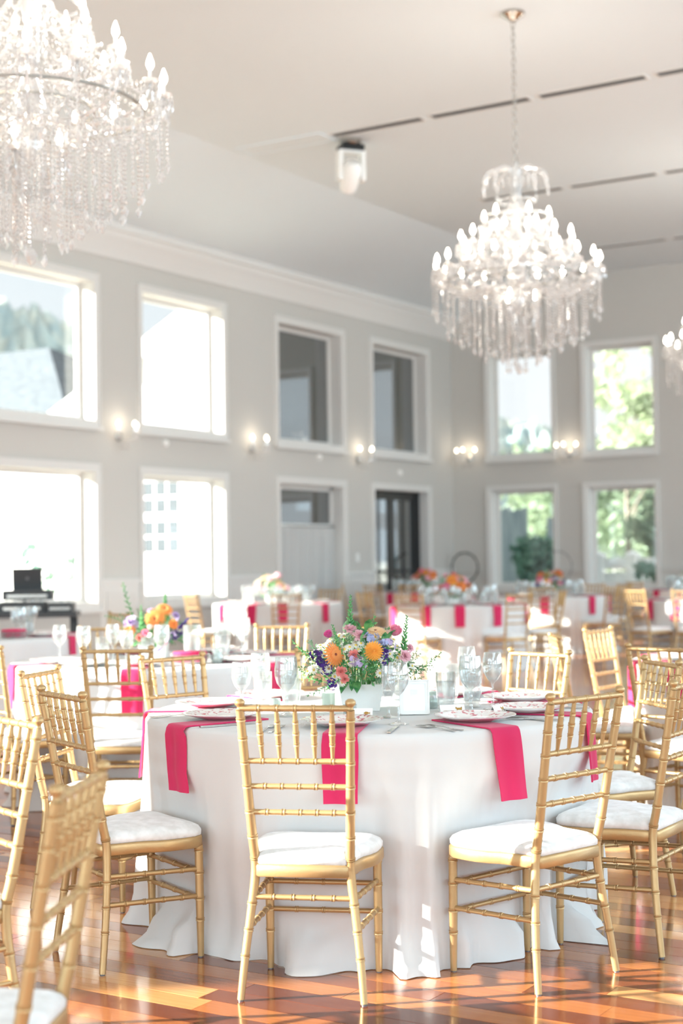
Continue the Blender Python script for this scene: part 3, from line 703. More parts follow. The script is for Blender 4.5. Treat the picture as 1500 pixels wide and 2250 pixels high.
def table(key, label, clabel, seed, limits=(), n=200):
    u, v = TB[key]; x, y = fl(u, v)
    n = 320 if key == 'T1' else 200
    t = thing('round_table', label, 'table', (x, y, 0), 0, 'round banquet tables')
    g = G(); g.lathe([(0, .728), (RT-.01, .728), (RT, .734), (RT, .75), (RT-.008, .755), (0, .755)], 48); ob('tabletop', g.me('tabletop', m_white, True, 40), t)
    for k in range(4):
        a = PI/4+k*PI/2; g = G(); g.tube([(.5*math.cos(a), .5*math.sin(a), .73), (.56*math.cos(a), .56*math.sin(a), .002)], .016, 8); ob('leg', g.me('leg', m_grey), t)
    f = cloth_fn(seed, limits); CF[key] = f
    V = [(0, 0, .7605)]; F = []; rings = [('t', .35), ('t', .65), ('t', .80), ('t', RT-.012)] + [('s', z) for z in (.757, .745, .72, .68, .62, .55, .48, .41, .34, .27, .20, .15, .11, .08, .05, .03, .014, .004)]
    for kind, q in rings:
        for k in range(n):
            th = 2*PI*k/n
            if kind == 't': r, z = q, .7605
            else:
                r, z = f(th, q), q
                if q > .75: r = RT-.003
                if q < .06: z = q*.7 + .010*(1+math.sin(th*23+seed)) * (q > .01)*.6
            V.append((r*math.cos(th), r*math.sin(th), z))
    for k in range(n): F.append((0, 1+k, 1+(k+1) % n))
    for j in range(len(rings)-1):
        for k in range(n):
            a = 1+j*n+k; b = 1+j*n+(k+1) % n; F.append((a, a+n, b+n, b))
    tag(ob('tablecloth', mk('tablecloth', V, F, m_cloth), None, (x, y, 0)), clabel, 'tablecloth', 'white round tablecloths')
def limits_for(key):
    cu, cv = TB[key]; out = []
    for (u, v, fa) in CH:
        if math.hypot(u-cu, v-cv) > 1.5: continue
        f = math.radians(fa); fx, fy = math.cos(f), math.sin(f)
        def pol(x, y):
            du, dv = u + x*fy + y*fx - cu, v - x*fx + y*fy - cv; return math.atan2(dv, du)+YAW, math.hypot(du, dv)
        for k in range(9):                                  # front edge of the seat and the front stretchers
            x = -.2+.05*k; a, d = pol(x, .208-.02*(abs(x) > .17)); out.append((a, .05, d-.014, .33, .48))
            a, d = pol(x*.9, .192); out.append((a, .05, d-.014, .15, .34))
        for sx in (-.178, .178): a, d = pol(sx, .182); out.append((a, .045, d-.026, 0, .38))
    return out
NM = dict(T2='left table with orange gerberas', T3='right edge table near us', T4='table before the curtained doorway', T5='table by the laptop', T6='mid room table with orange flowers', T7='table before the fence window', T8='far table before the black doors', T9='rear table under the railing window', T10='sunlit table by the right edge', T11='unseen table added to block low sun')
table('T1', 'round banquet table under the front cloth', 'white satin cloth to the floor on the front table', 3, limits_for('T1'), 320)
for i, k in enumerate(NM): table(k, 'round banquet table under the cloth of the ' + NM[k], 'white floor length cloth on the ' + NM[k], 20+i, limits_for(k))

def rel(tb, ang, r, z=.762):
    u, v = TB[tb]; a = math.radians(ang); x, y = fl(u+r*math.cos(a), v+r*math.sin(a)); return (x, y, z), a+YAW
def napkin(tb, ang, label, drop=.235, w=.115, mm=None, r0=.5, skew=0.0):
    (cx, cy_, _), wa = rel(tb, 0, 0); a = math.radians(ang)+YAW; f = CF[tb]
    V = []; F = []; path = [(r0, .7665), (.65, .7665), (.79, .7665), (RT-.004, .7668), (RT+.008, .7645), (RT+.017, .754)] + [(None, .76-d) for d in (.03, .06, .10, .15, .20, drop)]
    nw = 6; top = []; bot = []
    for (r, z) in path:
        for k in range(nw+1):
            s = (k/nw-.5)*w*(1.0 + (0.04*math.sin(z*20) if r is None else 0)); th = a + s/RT
            if r is None: rr = max([f(th+q*.02, z) for q in range(-5, 6)]+[RT+.010])+.010 + (.76-z)*.01 + .004*math.cos(k/nw*2*PI*1.5)
            else: rr = r
            q = (rr*math.cos(a)-s*math.sin(a) - skew*(.76-z)*math.sin(a)*(r is None), rr*math.sin(a)+s*math.cos(a) + skew*(.76-z)*math.cos(a)*(r is None), z)
            top.append(q); d = (math.cos(a)*.006, math.sin(a)*.006, 0) if r is None else (0, 0, .0045)
            bot.append((q[0]-d[0], q[1]-d[1], q[2]-d[2]))
    V = top+bot; n = len(path); W_ = nw+1; o = n*W_
    for j in range(n-1):
        for k in range(nw):
            q = j*W_+k; F.append((q, q+1, q+W_+1, q+W_)); F.append((o+q, o+q+W_, o+q+W_+1, o+q+1))
        q = j*W_; F.append((q, q+W_, o+q+W_, o+q)); F.append((q+nw, o+q+nw, o+q+nw+W_, q+nw+W_))
    for k in range(nw): F.append((k, o+k, o+k+1, k+1)); q = (n-1)*W_+k; F.append((q, q+1, o+q+1, o+q))
    return tag(ob('napkin', mk('napkin', V, F, mm or m_pink, True, 50), None, (cx, cy_, 0)), label, 'napkin', 'hot pink napkins')
# plates
g = G(); g.lathe([(0, .002), (.075, .0), (.085, .002), (.125, .014), (.142, .019), (.143, .021), (.138, .0215), (.12, .0165), (.088, .007), (.082, .005), (0, .005)], 40, flute=.012, fn=10)
g.I = [1 if 5*40 <= i < 9*40 else 0 for i in range(len(g.F))]
plate_me = g.me('dinner_plate', [m_plate, m_deco], True, 60)
def plate(tb, ang, label, r=.62):
    p, a = rel(tb, ang, r, .7675); return tag(ob('dinner_plate', plate_me, None, p, a), label, 'plate', 'red patterned plates')
# glassware
def glass_mesh(prof, name, m=m_glass, n=18): g = G(); g.lathe(prof, n); return g.me(name, m, True, 60)
def shell(outer, th=.0018):
    return outer + [(max(r-th, .0001), z) for r, z in outer[::-1] if z > outer[-1][1]*.42]
GL = {}
GL['goblet'] = ([(0, .0), (.036, 0), (.037, .003), (.012, .009), (.007, .016), (.006, .04), (.0085, .05), (.006, .06), (.006, .078), (.018, .088), (.031, .105), (.038, .13), (.0385, .15), (.036, .178), (.0345, .19)], None)
GL['wine_glass'] = ([(0, 0), (.036, 0), (.037, .002), (.01, .007), (.0045, .016), (.004, .09), (.006, .098), (.02, .112), (.034, .136), (.0385, .16), (.036, .185), (.031, .212)], None)
GL['tumbler'] = ([(0, 0), (.026, 0), (.029, .006), (.022, .014), (.027, .022), (.032, .05), (.0345, .1), (.034, .135)], [(0, .02), (.025, .023), (.030, .05), (.032, .098), (.032, .103), (0, .103)])
GL['flute'] = ([(0, 0), (.031, 0), (.032, .002), (.008, .008), (.0045, .018), (.0045, .058), (.013, .072), (.023, .092), (.0255, .12), (.0245, .165), (.023, .185)], [(0, .078), (.012, .079), (.0215, .093), (.0238, .12), (.0228, .166), (0, .167)])
gm = {}
for k, (pr, wt) in GL.items():
    o = pr + [(max(r-.0017, .0005), z) for r, z in pr[::-1] if z > pr[-1][1]*.5]
    gm[k] = (glass_mesh(o, k), glass_mesh(wt, 'water', m_water) if wt else None)
def glass(kind, u, v, label, group, s=1.0, z=.762):
    x, y = fl(u, v); me, wt = gm[kind]
    o = tag(ob(kind, me, None, (x, y, z), scale=(s, s, s) if s != 1 else None), label, 'glass', group)
    if wt: ob('water', wt, o)
    return o
# cutlery
def fork_me():
    g = G(); P = [(0, .0, .002), (0, .04, .002), (0, .10, .006), (0, .13, .005)]
    for i in range(3): a, b = P[i], P[i+1]; w0, w1 = (.006, .0045, .0025, .003)[i], (.006, .0045, .0025, .003)[i+1]; g.add([(-w0, a[1], a[2]), (w0, a[1], a[2]), (w1, b[1], b[2]), (-w1, b[1], b[2]), (-w0, a[1], a[2]-.0018), (w0, a[1], a[2]-.0018), (w1, b[1], b[2]-.0018), (-w1, b[1], b[2]-.0018)], [(0, 1, 2, 3), (7, 6, 5, 4), (0, 4, 5, 1), (1, 5, 6, 2), (2, 6, 7, 3), (3, 7, 4, 0)])
    g.box(-.011, .011, .13, .15, .002, .005)
    for k in range(4): x = -.0105+k*.0064; g.box(x, x+.002, .15, .195, .002, .005)
    return g.me('fork', m_steel, False)
def knife_me():
    g = G(); g.box(-.006, .006, 0, .1, 0, .005); g.add([(-.007, .1, .001), (.006, .1, .001), (.008, .19, .001), (.001, .225, .001), (-.006, .2, .001), (-.007, .1, .003), (.006, .1, .003), (.008, .19, .002), (.001, .225, .002), (-.006, .2, .002)], [(4, 3, 2, 1, 0), (5, 6, 7, 8, 9), (0, 1, 6, 5), (1, 2, 7, 6), (2, 3, 8, 7), (3, 4, 9, 8), (4, 0, 5, 9)]); return g.me('knife', m_steel, False)
fk, kn = fork_me(), knife_me()
def cutlery(tb, ang, kind, side, label, r=.80):
    u, v = TB[tb]; a = math.radians(ang); x, y = fl(u+r*math.cos(a)-side*math.sin(a), v+r*math.sin(a)+side*math.cos(a))
    tag(ob(kind, fk if kind == 'fork' else kn, None, (x, y, .7625), a+YAW+PI/2), label, kind, 'steel cutlery on the front table')

# --- front table
SP1 = [(262.5, 260, 'A', 'before the centre front chair'), (301, 305, 'B', 'before the sunlit right front chair'), (217, 211, 'C', 'before the bare legged left chair'), (178, 168, 'D', 'at the left end of the front table'), (130, 130, 'F', 'at the back left of the front table'),
       (95, 96, 'X', 'behind the front bouquet'), (53, 53, 'K', 'at the back right of the front table'), (16, 18, 'J', 'at the right end of the front table, farther one'), (336, 338, 'I', 'at the right end of the front table, nearer one')]
for na, pa, k, w in SP1:
    napkin('T1', na, 'hot pink napkin under the plate ' + w, .235 if k in 'BDI' else .22, skew={'B': .12, 'D': .25, 'I': .2, 'C': .12}.get(k, 0))
    plate('T1', pa, 'white plate with red floral print ' + w, .60 if k == 'A' else .62)
for na, pa, k, w in SP1:
    if k in 'ABCIJ':
        cutlery('T1', pa, 'fork', -.205, 'inner fork left of the plate ' + w); cutlery('T1', pa-.5, 'fork', -.23, 'outer fork left of the plate ' + w); cutlery('T1', pa, 'knife', .19, 'knife right of the plate ' + w)
GT = 'glasses on the front table'
for kind, u, v, lb, s in (('goblet', -.385, 5.72, 'stemmed water goblet leftmost on the front table', .98), ('goblet', -.33, 6.02, 'taller looking goblet in the second rank of the left glass cluster', 1.05),
        ('tumbler', -.31, 5.82, 'footed tumbler between the left goblets', 1.05), ('goblet', -.21, 5.55, 'large goblet nearest the camera in the left glass cluster', 1.12), ('tumbler', -.20, 5.76, 'iced tumbler right of the large left goblet', 1.15),
        ('flute', .158, 5.44, 'flute of water before the white frame', 1.0), ('wine_glass', .185, 5.22, 'wine glass in front of the white frame', 1.0),
        ('tumbler', .375, 5.62, 'frosty tumbler of ice water leftmost in the right glass cluster', 1.08), ('goblet', .46, 5.54, 'goblet nearest the camera in the right glass cluster', 1.1), ('wine_glass', .49, 6.06, 'wine glass farthest back in the right glass cluster', 1.0),
        ('tumbler', .42, 6.0, 'half hidden tumbler at the back of the right glass cluster', 1.1), ('tumbler', .485, 5.765, 'iced tumbler right of the near goblet in the right cluster', 1.15), ('wine_glass', .555, 5.68, 'wine glass rightmost on the front table', 1.0),
        ('tumbler', .23, 6.12, 'tall water glass half behind the front bouquet', 1.5)):
    glass(kind, u, v, lb, GT, s)
def votive(u, v, label, kind=0, s=1.0):
    x, y = fl(u, v); g = G()
    pr = [[(0, 0), (.024, 0), (.0255, .004), (.026, .06), (.0245, .06), (.024, .006), (0, .005)], [(0, 0), (.022, 0), (.028, .012), (.0285, .03), (.021, .045), (.024, .062), (.0225, .062), (.019, .045), (.026, .03), (.02, .006), (0, .005)]][kind]
    g.lathe(pr, 18, flute=.03, fn=9); o = tag(ob('candle_holder', g.me('candle_holder', m_votive, True, 60), None, (x, y, .762), scale=(s, s, s)), label, 'candle holder', 'pale green glass candle holders')
    g = G(); g.lathe([(0, .006), (.016, .006), (.016, .022), (0, .023)], 12); ob('tea_light', g.me('tea_light', m_white), o)
votive(-.06, 5.78, 'pale green glass candle holder left of the white planter'); votive(.02, 5.38, 'pale green candle holder in front of the white planter', 0, .9); votive(.33, 5.76, 'round pale green candle jar right of the white frame', 1); votive(-.26, 5.72, 'low green candle holder under the left goblets', 0, .8)
def card_tent(u, v, face, label, motif):
    x, y = fl(u, v); t = thing('place_card', label, 'place card', (x, y, .762), math.radians(face)+YAW-PI/2, 'folded place cards')   # faces -Y
    g = G(); w, h, d = .045, .042, .022
    g.add([(-w, -d, 0), (w, -d, 0), (w, 0, h), (-w, 0, h), (w, d, 0), (-w, d, 0), (-w, -d+.0012, 0), (w, -d+.0012, 0), (w, 0, h-.002), (-w, 0, h-.002), (w, d-.0012, 0), (-w, d-.0012, 0)], [(0, 1, 2, 3), (3, 2, 4, 5), (6, 9, 8, 7), (9, 11, 10, 8), (0, 3, 9, 6), (3, 5, 11, 9), (1, 7, 8, 2), (2, 8, 10, 4)]); ob('card', g.me('card', m_card, False), t)
    shapes = dict(fish=[(-.011, 0), (-.004, .005), (.004, .004), (.009, .001), (.013, .005), (.012, 0), (.013, -.004), (.009, -.001), (.003, -.004), (-.004, -.005)],
                  dog=[(-.014, .004), (-.010, .009), (-.008, .005), (.006, .005), (.010, .009), (.011, .004), (.009, -.002), (.010, -.009), (.007, -.009), (.005, -.002), (-.006, -.002), (-.006, -.009), (-.009, -.009), (-.009, 0)])
    S = shapes[motif]; k = -d/h; q = lambda x_, z_: (x_+.024, -d-.0006+(z_+.026)*(d/h), z_+.026)
    n = len(S); V = [q(*s) for s in S] + [(a, b-.0006, c) for a, b, c in [q(*s) for s in S]]
    g = G(); g.add(V, [tuple(range(n)), tuple(range(n, 2*n))[::-1]] + [(i, n+i, n+(i+1) % n, (i+1) % n) for i in range(n)]); ob('gold_emblem', g.me('gold_emblem', m_goldfoil, False), t)
    for k2, ln in ((.021, .03), (.017, .022)):
        g = G(); V = [(-.034, 0, k2), (-.034+ln, 0, k2), (-.034+ln, 0, k2+.0012), (-.034, 0, k2+.0012)]; V = [(a, -d-.0006+c*(d/h), c) for a, b, c in V]
        ob('script_line', mk('script_line', V + [(a, b-.0004, c) for a, b, c in V], [(0, 1, 2, 3), (7, 6, 5, 4), (0, 4, 5, 1), (2, 6, 7, 3), (1, 5, 6, 2), (0, 3, 7, 4)], m_goldfoil, False), t)
card_tent(.055, 5.36, 85, 'white place card with a gold fish behind the centre plate', 'fish'); card_tent(.385, 5.445, 100, 'white place card with a gold dog by the right forks', 'dog'); card_tent(.545, 5.42, 150, 'tilted white place card before the rightmost wine glass', 'dog')
# white picture frame
x, y = fl(.255, 5.52); t = thing('picture_frame', 'small white picture frame standing right of the planter', 'frame', (x, y, .7625), YAW+.03)
Tm = Matrix.Rotation(math.radians(-9), 4, 'X'); g = G(); w, h = .054, .125
for a in ((-w, -w+.014, 0, h), (w-.014, w, 0, h), (-w+.014, w-.014, 0, .014), (-w+.014, w-.014, h-.014, h)): g.box(a[0], a[1], -.006, .008, a[2], a[3], Tm)
for a in ((-w, -w+.004, 0, h), (w-.004, w, 0, h), (-w, w, 0, .004), (-w, w, h-.004, h)): g.box(a[0], a[1], -.010, -.006, a[2], a[3], Tm)
ob('moulding', g.me('moulding', m_white, False), t)
g = G(); g.box(-w+.013, w-.013, -.001, .001, .013, h-.013, Tm); ob('card', g.me('card', m_card, False), t)
g = G(); g.box(-w+.014, w-.014, -.0035, -.0025, .014, h-.014, Tm); ob('glass', g.me('glass', m_pane, False), t)
g = G(); g.box(-.012, .012, .008, .045, 0, .09); ob('easel', g.me('easel', m_white, False), t)

# ------------------------------------------------------------------ flowers
def petal_geo(g, L, Wd, tilt, az, base=.0, cup=.15, T=None, r0=.0):
    """one petal: a small curved leaf shaped strip pointing outwards at azimuth az, lifted by tilt"""
    c, s = math.cos(az), math.sin(az); V = []
    for i, (f, w) in enumerate(((0, .35), (.35, .85), (.7, 1.0), (1.0, .45))):
        d = r0+L*f; ct, st = math.cos(tilt - cup*f), math.sin(tilt - cup*f); R = d*ct; z = base+d*st
        for sg in (-1, 1): V.append((R*c - sg*w*Wd*s, R*s + sg*w*Wd*c, z))
    g.add(V, [(0, 1, 3, 2), (2, 3, 5, 4), (4, 5, 7, 6)], T)
def f_daisy():
    g = G(); 
    for k in range(11): petal_geo(g, .0105, .0024, .25, 2*PI*k/11, .001, .3, r0=.003)
    g.mi = 1; g.lathe([(.0045, .0), (.004, .003), (.002, .0048), (0, .005)], 8); return g.me('daisy', [m_wpet, m_yel])
def f_gerbera(m):
    g = G()
    for r, n, tl, L in ((0, 22, .18, .045), (1, 20, .35, .036), (2, 16, .6, .022)):
        for k in range(n): petal_geo(g, L, .0042, tl, 2*PI*(k+.5*r)/n, .001*r, .35, r0=.006)
    g.mi = 1; g.lathe([(.011, .0), (.010, .005), (.004, .006), (0, .004)], 12); return g.me('gerbera', [m, m_brown])
def f_dahlia(m, c=None):
    g = G()
    for j in range(7):
        n = 22-2*j
        for k in range(n): petal_geo(g, .044-.0055*j, .0048-.0003*j, -.1+.21*j, 2*PI*(k+.5*(j % 2))/n, .001+.0025*j, .1, r0=.003)
    g.mi = 1; g.lathe([(.006, .015), (.005, .02), (0, .022)], 8); return g.me('dahlia', [m, c or m_yel])
def f_ranunculus(m):
    g = G()
    for j in range(5):
        n = 9-j; 
        for k in range(n):
            L = .036-.004*j; a = 2*PI*(k+.5*(j % 2))/n; tl = .35+.26*j
            petal_geo(g, L, .0135-.001*j, tl, a, -.004+.002*j, -.5-.1*j, r0=.004)
    g.lathe([(0, -.012), (.014, -.008), (.022, .004), (.02, .016), (.01, .024), (0, .026)], 10); return g.me('ranunculus', [m])
def f_ruffle(m, seed=1):
    rr = random.Random(seed); g = G()
    for j in range(4):
        for k in range(9): petal_geo(g, .028-.004*j, .0085, .1+.33*j+rr.uniform(-.15, .15), 2*PI*(k+rr.random()*.6)/9, .002*j, rr.uniform(-.3, .4), r0=.002)
    return g.me('carnation', [m])
def f_cluster(m, seed, n=16, R=.03):
    rr = random.Random(seed); g = G()
    for i in range(n):
        d = Vector((rr.gauss(0, 1), rr.gauss(0, 1), rr.gauss(0, .8))).normalized()*R*rr.random()**.4; T = Matrix.Translation(d) @ Vector((0, 0, 1)).rotation_difference(d.normalized()).to_matrix().to_4x4()
        for k in range(5): petal_geo(g, .010, .004, .5, 2*PI*k/5, 0, .3, T)
    return g.me('statice', [m])
def f_spike(m, L=.16, seed=3):
    rr = random.Random(seed); g = G(); g.tube([(0, 0, -.12), (.004, 0, L*.5), (0, 0, L)], [.0025, .0022, .001], 5)
    n = 34
    for i in range(n):
        s = i/n; a = i*2.4; z = L*s; w = .017*(1-.75*s)+.003
        T = Matrix.Translation((0, 0, z)) @ Matrix.Rotation(a, 4, 'Z') @ Matrix.Rotation(.75, 4, 'Y'); g.lathe([(0, 0), (w*.28, w*.45), (w*.33, w*.8), (w*.12, w*1.35), (0, w*1.4)], 5, T)
    return g.me('snapdragon_spike', [m], True)
def f_leaf(m):
    g = G(); V = []; F = []
    for i, (f, w) in enumerate(((0, .05), (.25, .7), (.5, 1), (.75, .75), (1, .03))): 
        z = .012*math.sin(f*2.6); V += [(-w*.016, f*.07, z), (0, f*.07, z-.004), (w*.016, f*.07, z)]
    for i in range(4): q = i*3; F += [(q, q+1, q+4, q+3), (q+1, q+2, q+5, q+4)]
    return mk('leaf', V, F, m)
def f_sprig(m, seed, n=14, L=.12):
    rr = random.Random(seed); g = G(); P = [(0, 0, -.03), (.01, 0, L*.4), (.03, .005, L)]; g.tube(P, .0014, 4)
    for i in range(n):
        s = i/n; p = Vector((.03*s*s, .004*s, L*s)); a = i*2.2; T = Matrix.Translation(p) @ Matrix.Rotation(a, 4, 'Z') @ Matrix.Rotation(-.6, 4, 'Y')
        l = .028*(1-.5*s); g.add([(0, 0, 0), (l*.5, -l*.26, .002), (l, 0, 0), (l*.5, l*.26, .002), (l*.5, 0, -.003)], [(0, 1, 4), (1, 2, 4), (2, 3, 4), (3, 0, 4)], T)
    return g.me('sprig', [m], False)
FM = dict(daisy=f_daisy(), gerb_or=f_gerbera(m_or), gerb_peach=f_gerbera(m_peach), dahlia_am=f_dahlia(m_amber), dahlia_or=f_dahlia(m_or), ran_rose=f_ranunculus(m_rose), ran_mag=f_ranunculus(m_mag), ran_blush=f_ranunculus(m_blush), ran_white=f_ranunculus(m_wpet),
          ruf_blush=f_ruffle(m_blush), ruf_salmon=f_ruffle(m_salmon, 4), ruf_lav=f_ruffle(m_lav, 7), ruf_rose=f_ruffle(m_rose, 9), st_purple=f_cluster(m_purple, 2), st_lav=f_cluster(m_lav, 5), st_blue=f_cluster(m_blue, 6), spike=f_spike(m_green), spike_purple=f_spike(m_purple, .13, 8), leaf=f_leaf(m_green), leaf_pale=f_leaf(m_green2), sprig=f_sprig(m_green, 1), sprig_pale=f_sprig(m_green2, 2), sprig_long=f_sprig(m_green, 3, 18, .16))
FN = dict(gerb_or='gerbera', gerb_peach='gerbera', dahlia_am='dahlia', dahlia_or='dahlia', ran_rose='ranunculus', ran_mag='ranunculus', ran_blush='ranunculus', ran_white='ranunculus', ruf_blush='carnation', ruf_salmon='carnation', ruf_lav='carnation', ruf_rose='carnation', st_purple='statice', st_lav='statice', st_blue='statice', spike='snapdragon', spike_purple='delphinium', leaf='leaf', leaf_pale='leaf', sprig='sprig', sprig_pale='sprig', sprig_long='sprig', daisy='daisy')
RZ3 = Matrix.Rotation(YAW, 3, 'Z')
def put(root, kind, du, dd, dz, dirv, s=1.0, spin=0.0):
    """du right, dd away, dz up from the foot of the vase; dirv is where the bloom looks, in the same frame"""
    d = Vector(dirv).normalized(); q = Vector((0, 0, 1)).rotation_difference(d) @ Quaternion((0, 0, 1), spin)
    return ob(FN[kind], FM[kind], root, (du, dd, dz), quat=q, scale=(s, s, s))
def vase_me(w0, w1, h, name='planter'):
    g = G(); t = .006
    V = [(-w0, -w0, 0), (w0, -w0, 0), (w0, w0, 0), (-w0, w0, 0), (-w1, -w1, h), (w1, -w1, h), (w1, w1, h), (-w1, w1, h), (-w1+t, -w1+t, h), (w1-t, -w1+t, h), (w1-t, w1-t, h), (-w1+t, w1-t, h), (-w1+t, -w1+t, h-.02), (w1-t, -w1+t, h-.02), (w1-t, w1-t, h-.02), (-w1+t, w1-t, h-.02)]
    F = [(3, 2, 1, 0), (0, 1, 5, 4), (1, 2, 6, 5), (2, 3, 7, 6), (3, 0, 4, 7)] + [(4+i, 4+(i+1) % 4, 8+(i+1) % 4, 8+i) for i in range(4)] + [(8+i, 8+(i+1) % 4, 12+(i+1) % 4, 12+i) for i in range(4)] + [(12, 13, 14, 15)]
    g.add(V, F); return g.me(name, m_white, False)
def bouquet(u, v, label, blooms, rw=.22, rh=.15, nd=60, nl=60, seed=1, vw=(.068, .083, .10), turn=0.0):
    x, y = fl(u, v); rr = random.Random(seed); t = thing('flower_arrangement', label, 'flowers', (x, y, .762), YAW, 'table bouquets')
    ob('planter', vase_me(*vw), t, rz=turn); h = vw[2]
    g = G()
    for i in range(26):
        a, q = rr.random()*2*PI, rr.random(); P = [(.03*math.cos(a), .03*math.sin(a), h-.03), (rw*.45*q*math.cos(a), rw*.45*q*math.sin(a), h+rh*.5), (rw*.85*q*math.cos(a), rw*.85*q*math.sin(a), h+rh*(1.05-.5*q))]; g.tube(P, .0016, 4)
    ob('stems', g.me('stems', m_stem), t)
    for kind, du, dz, dd, s, dv in blooms: put(t, kind, du, dd, dz, dv, s, rr.random()*6)
    def dome(k, fill):
        a = rr.random()*2*PI; e = math.asin(min(1, rr.random()**.8)); q = fill
        return Vector((rw*q*math.cos(a)*math.cos(e), rw*q*math.sin(a)*math.cos(e)*.85, h+.01+rh*q*math.sin(e)*1.15)), Vector((math.cos(a)*math.cos(e)/rw, math.sin(a)*math.cos(e)/rw, .9*math.sin(e)/rh+.8))
    for k in range(nl):
        p, d = dome(k, rr.uniform(.55, .98)); kind = rr.choice(('leaf', 'leaf', 'sprig', 'sprig_pale', 'leaf_pale')); dd = d.normalized()+Vector((rr.uniform(-.6, .6), rr.uniform(-.6, .6), rr.uniform(-.9, .4)))
        if 'leaf' in kind:
            q = dd.to_track_quat('Y', 'Z'); ob('leaf', FM[kind], t, p, quat=q, scale=(rr.uniform(.7, 1.15),)*3)
        else: put(t, kind, p.x, p.y, p.z-.03, dd, rr.uniform(.6, 1.0), rr.random()*6)
    g = G(); m0 = len(blooms)
    for k in range(520):
        p, d = dome(k, rr.uniform(.35, .97)); a = Vector((rr.gauss(0, 1), rr.gauss(0, 1), rr.gauss(0, 1))).normalized(); b = a.orthogonal().normalized(); l = rr.uniform(.012, .028); g.mi = 0 if rr.random() < .62 else (1 if rr.random() < .55 else 2)
        if g.mi == 2: l = .006
        g.add([p, p+a*l*.5+b*l*.3, p+a*l, p+a*l*.5-b*l*.3], [(0, 1, 2, 3)])
    fo = ob('filler', g.me('filler', [m_green, m_green2, m_wpet], False), t); fo['kind'] = 'stuff'
    for k in range(14):                      # leaves spilling over the rim
        a = rr.random()*2*PI; q = Vector((math.cos(a), math.sin(a), -.9)).to_track_quat('Y', 'Z'); ob('leaf', FM['leaf'], t, (.08*math.cos(a), .08*math.sin(a), h+.015), quat=q, scale=(rr.uniform(.7, 1.0),)*3)
    for k in range(nd):
        p, d = dome(k, rr.uniform(.9, 1.06)); put(t, 'daisy', p.x, p.y, p.z, d+Vector((rr.uniform(-3, 3), rr.uniform(-3, 1), rr.uniform(-1, 3))), rr.uniform(1.05, 1.4), rr.random())
    return t
B1 = [('gerb_or', -0.091, 0.218, -0.160, 0.95, (0.55, -0.7, 0.15)), ('dahlia_am', 0.051, 0.231, -0.190, 0.80, (0.1, -1, 0.15)), ('gerb_peach', 0.060, 0.296, -0.060, 0.95, (0, -0.35, 0.9)), ('ran_rose', 0.132, 0.290, -0.060, 0.85, (0.3, -0.6, 0.6)), ('ran_mag', -0.112, 0.283, -0.060, 0.60, (-0.4, -0.5, 0.6)), ('ruf_blush', -0.034, 0.300, -0.050, 1.00, (0, -0.4, 0.9)), ('ruf_blush', 0.000, 0.283, -0.100, 0.90, (0.1, -0.6, 0.7)), ('ruf_blush', 0.166, 0.204, -0.100, 0.90, (0.6, -0.7, 0.3)), ('ruf_blush', 0.185, 0.231, -0.050, 0.70, (0.7, -0.5, 0.4)), ('ruf_salmon', -0.069, 0.159, -0.200, 0.75, (-0.2, -1, 0.1)), ('ruf_salmon', -0.057, 0.132, -0.200, 0.60, (0, -1, -0.1)), ('ruf_salmon', -0.022, 0.218, -0.190, 0.70, (0, -1, 0.2)), ('st_purple', -0.163, 0.214, -0.100, 0.90, (-0.5, -0.7, 0.2)), ('st_purple', -0.144, 0.190, -0.140, 0.90, (-0.5, -0.8, 0.2)), ('st_purple', -0.124, 0.166, -0.160, 0.80, (-0.3, -0.9, 0.1)), ('st_purple', -0.105, 0.111, -0.170, 0.75, (-0.3, -0.9, -0.2)), ('st_purple', 0.091, 0.224, -0.170, 0.80, (0.2, -0.9, 0.2)), ('st_purple', 0.098, 0.187, -0.180, 0.60, (0.2, -0.9, 0.2)), ('st_lav', 0.000, 0.187, -0.200, 0.90, (0, -1, 0.1)), ('st_lav', 0.105, 0.247, -0.120, 1.00, (0.2, -0.7, 0.6)), ('st_blue', 0.046, 0.272, -0.120, 1.00, (0, -0.7, 0.7)), ('st_blue', 0.081, 0.259, -0.140, 0.90, (0.1, -0.8, 0.6)), ('st_lav', -0.029, 0.204, -0.200, 0.70, (0, -1, 0.1)), ('spike', -0.036, 0.296, -0.040, 0.85, (0.04, 0, 1)), ('spike', -0.070, 0.211, -0.140, 0.75, (-0.25, -0.1, 1)), ('spike', 0.163, 0.218, -0.060, 0.85, (0.12, 0, 1)), ('sprig_long', 0.206, 0.135, -0.050, 0.80, (0.8, 0, 0.6)), ('sprig_long', -0.166, 0.132, -0.050, 0.80, (-1, 0, 0.35)), ('sprig_long', -0.172, 0.187, -0.030, 0.70, (-0.9, 0, 0.6)), ('sprig', 0.017, 0.144, -0.210, 0.90, (0, -0.5, 0.9)), ('sprig', 0.086, 0.135, -0.200, 0.90, (0.2, -0.5, 0.9))]
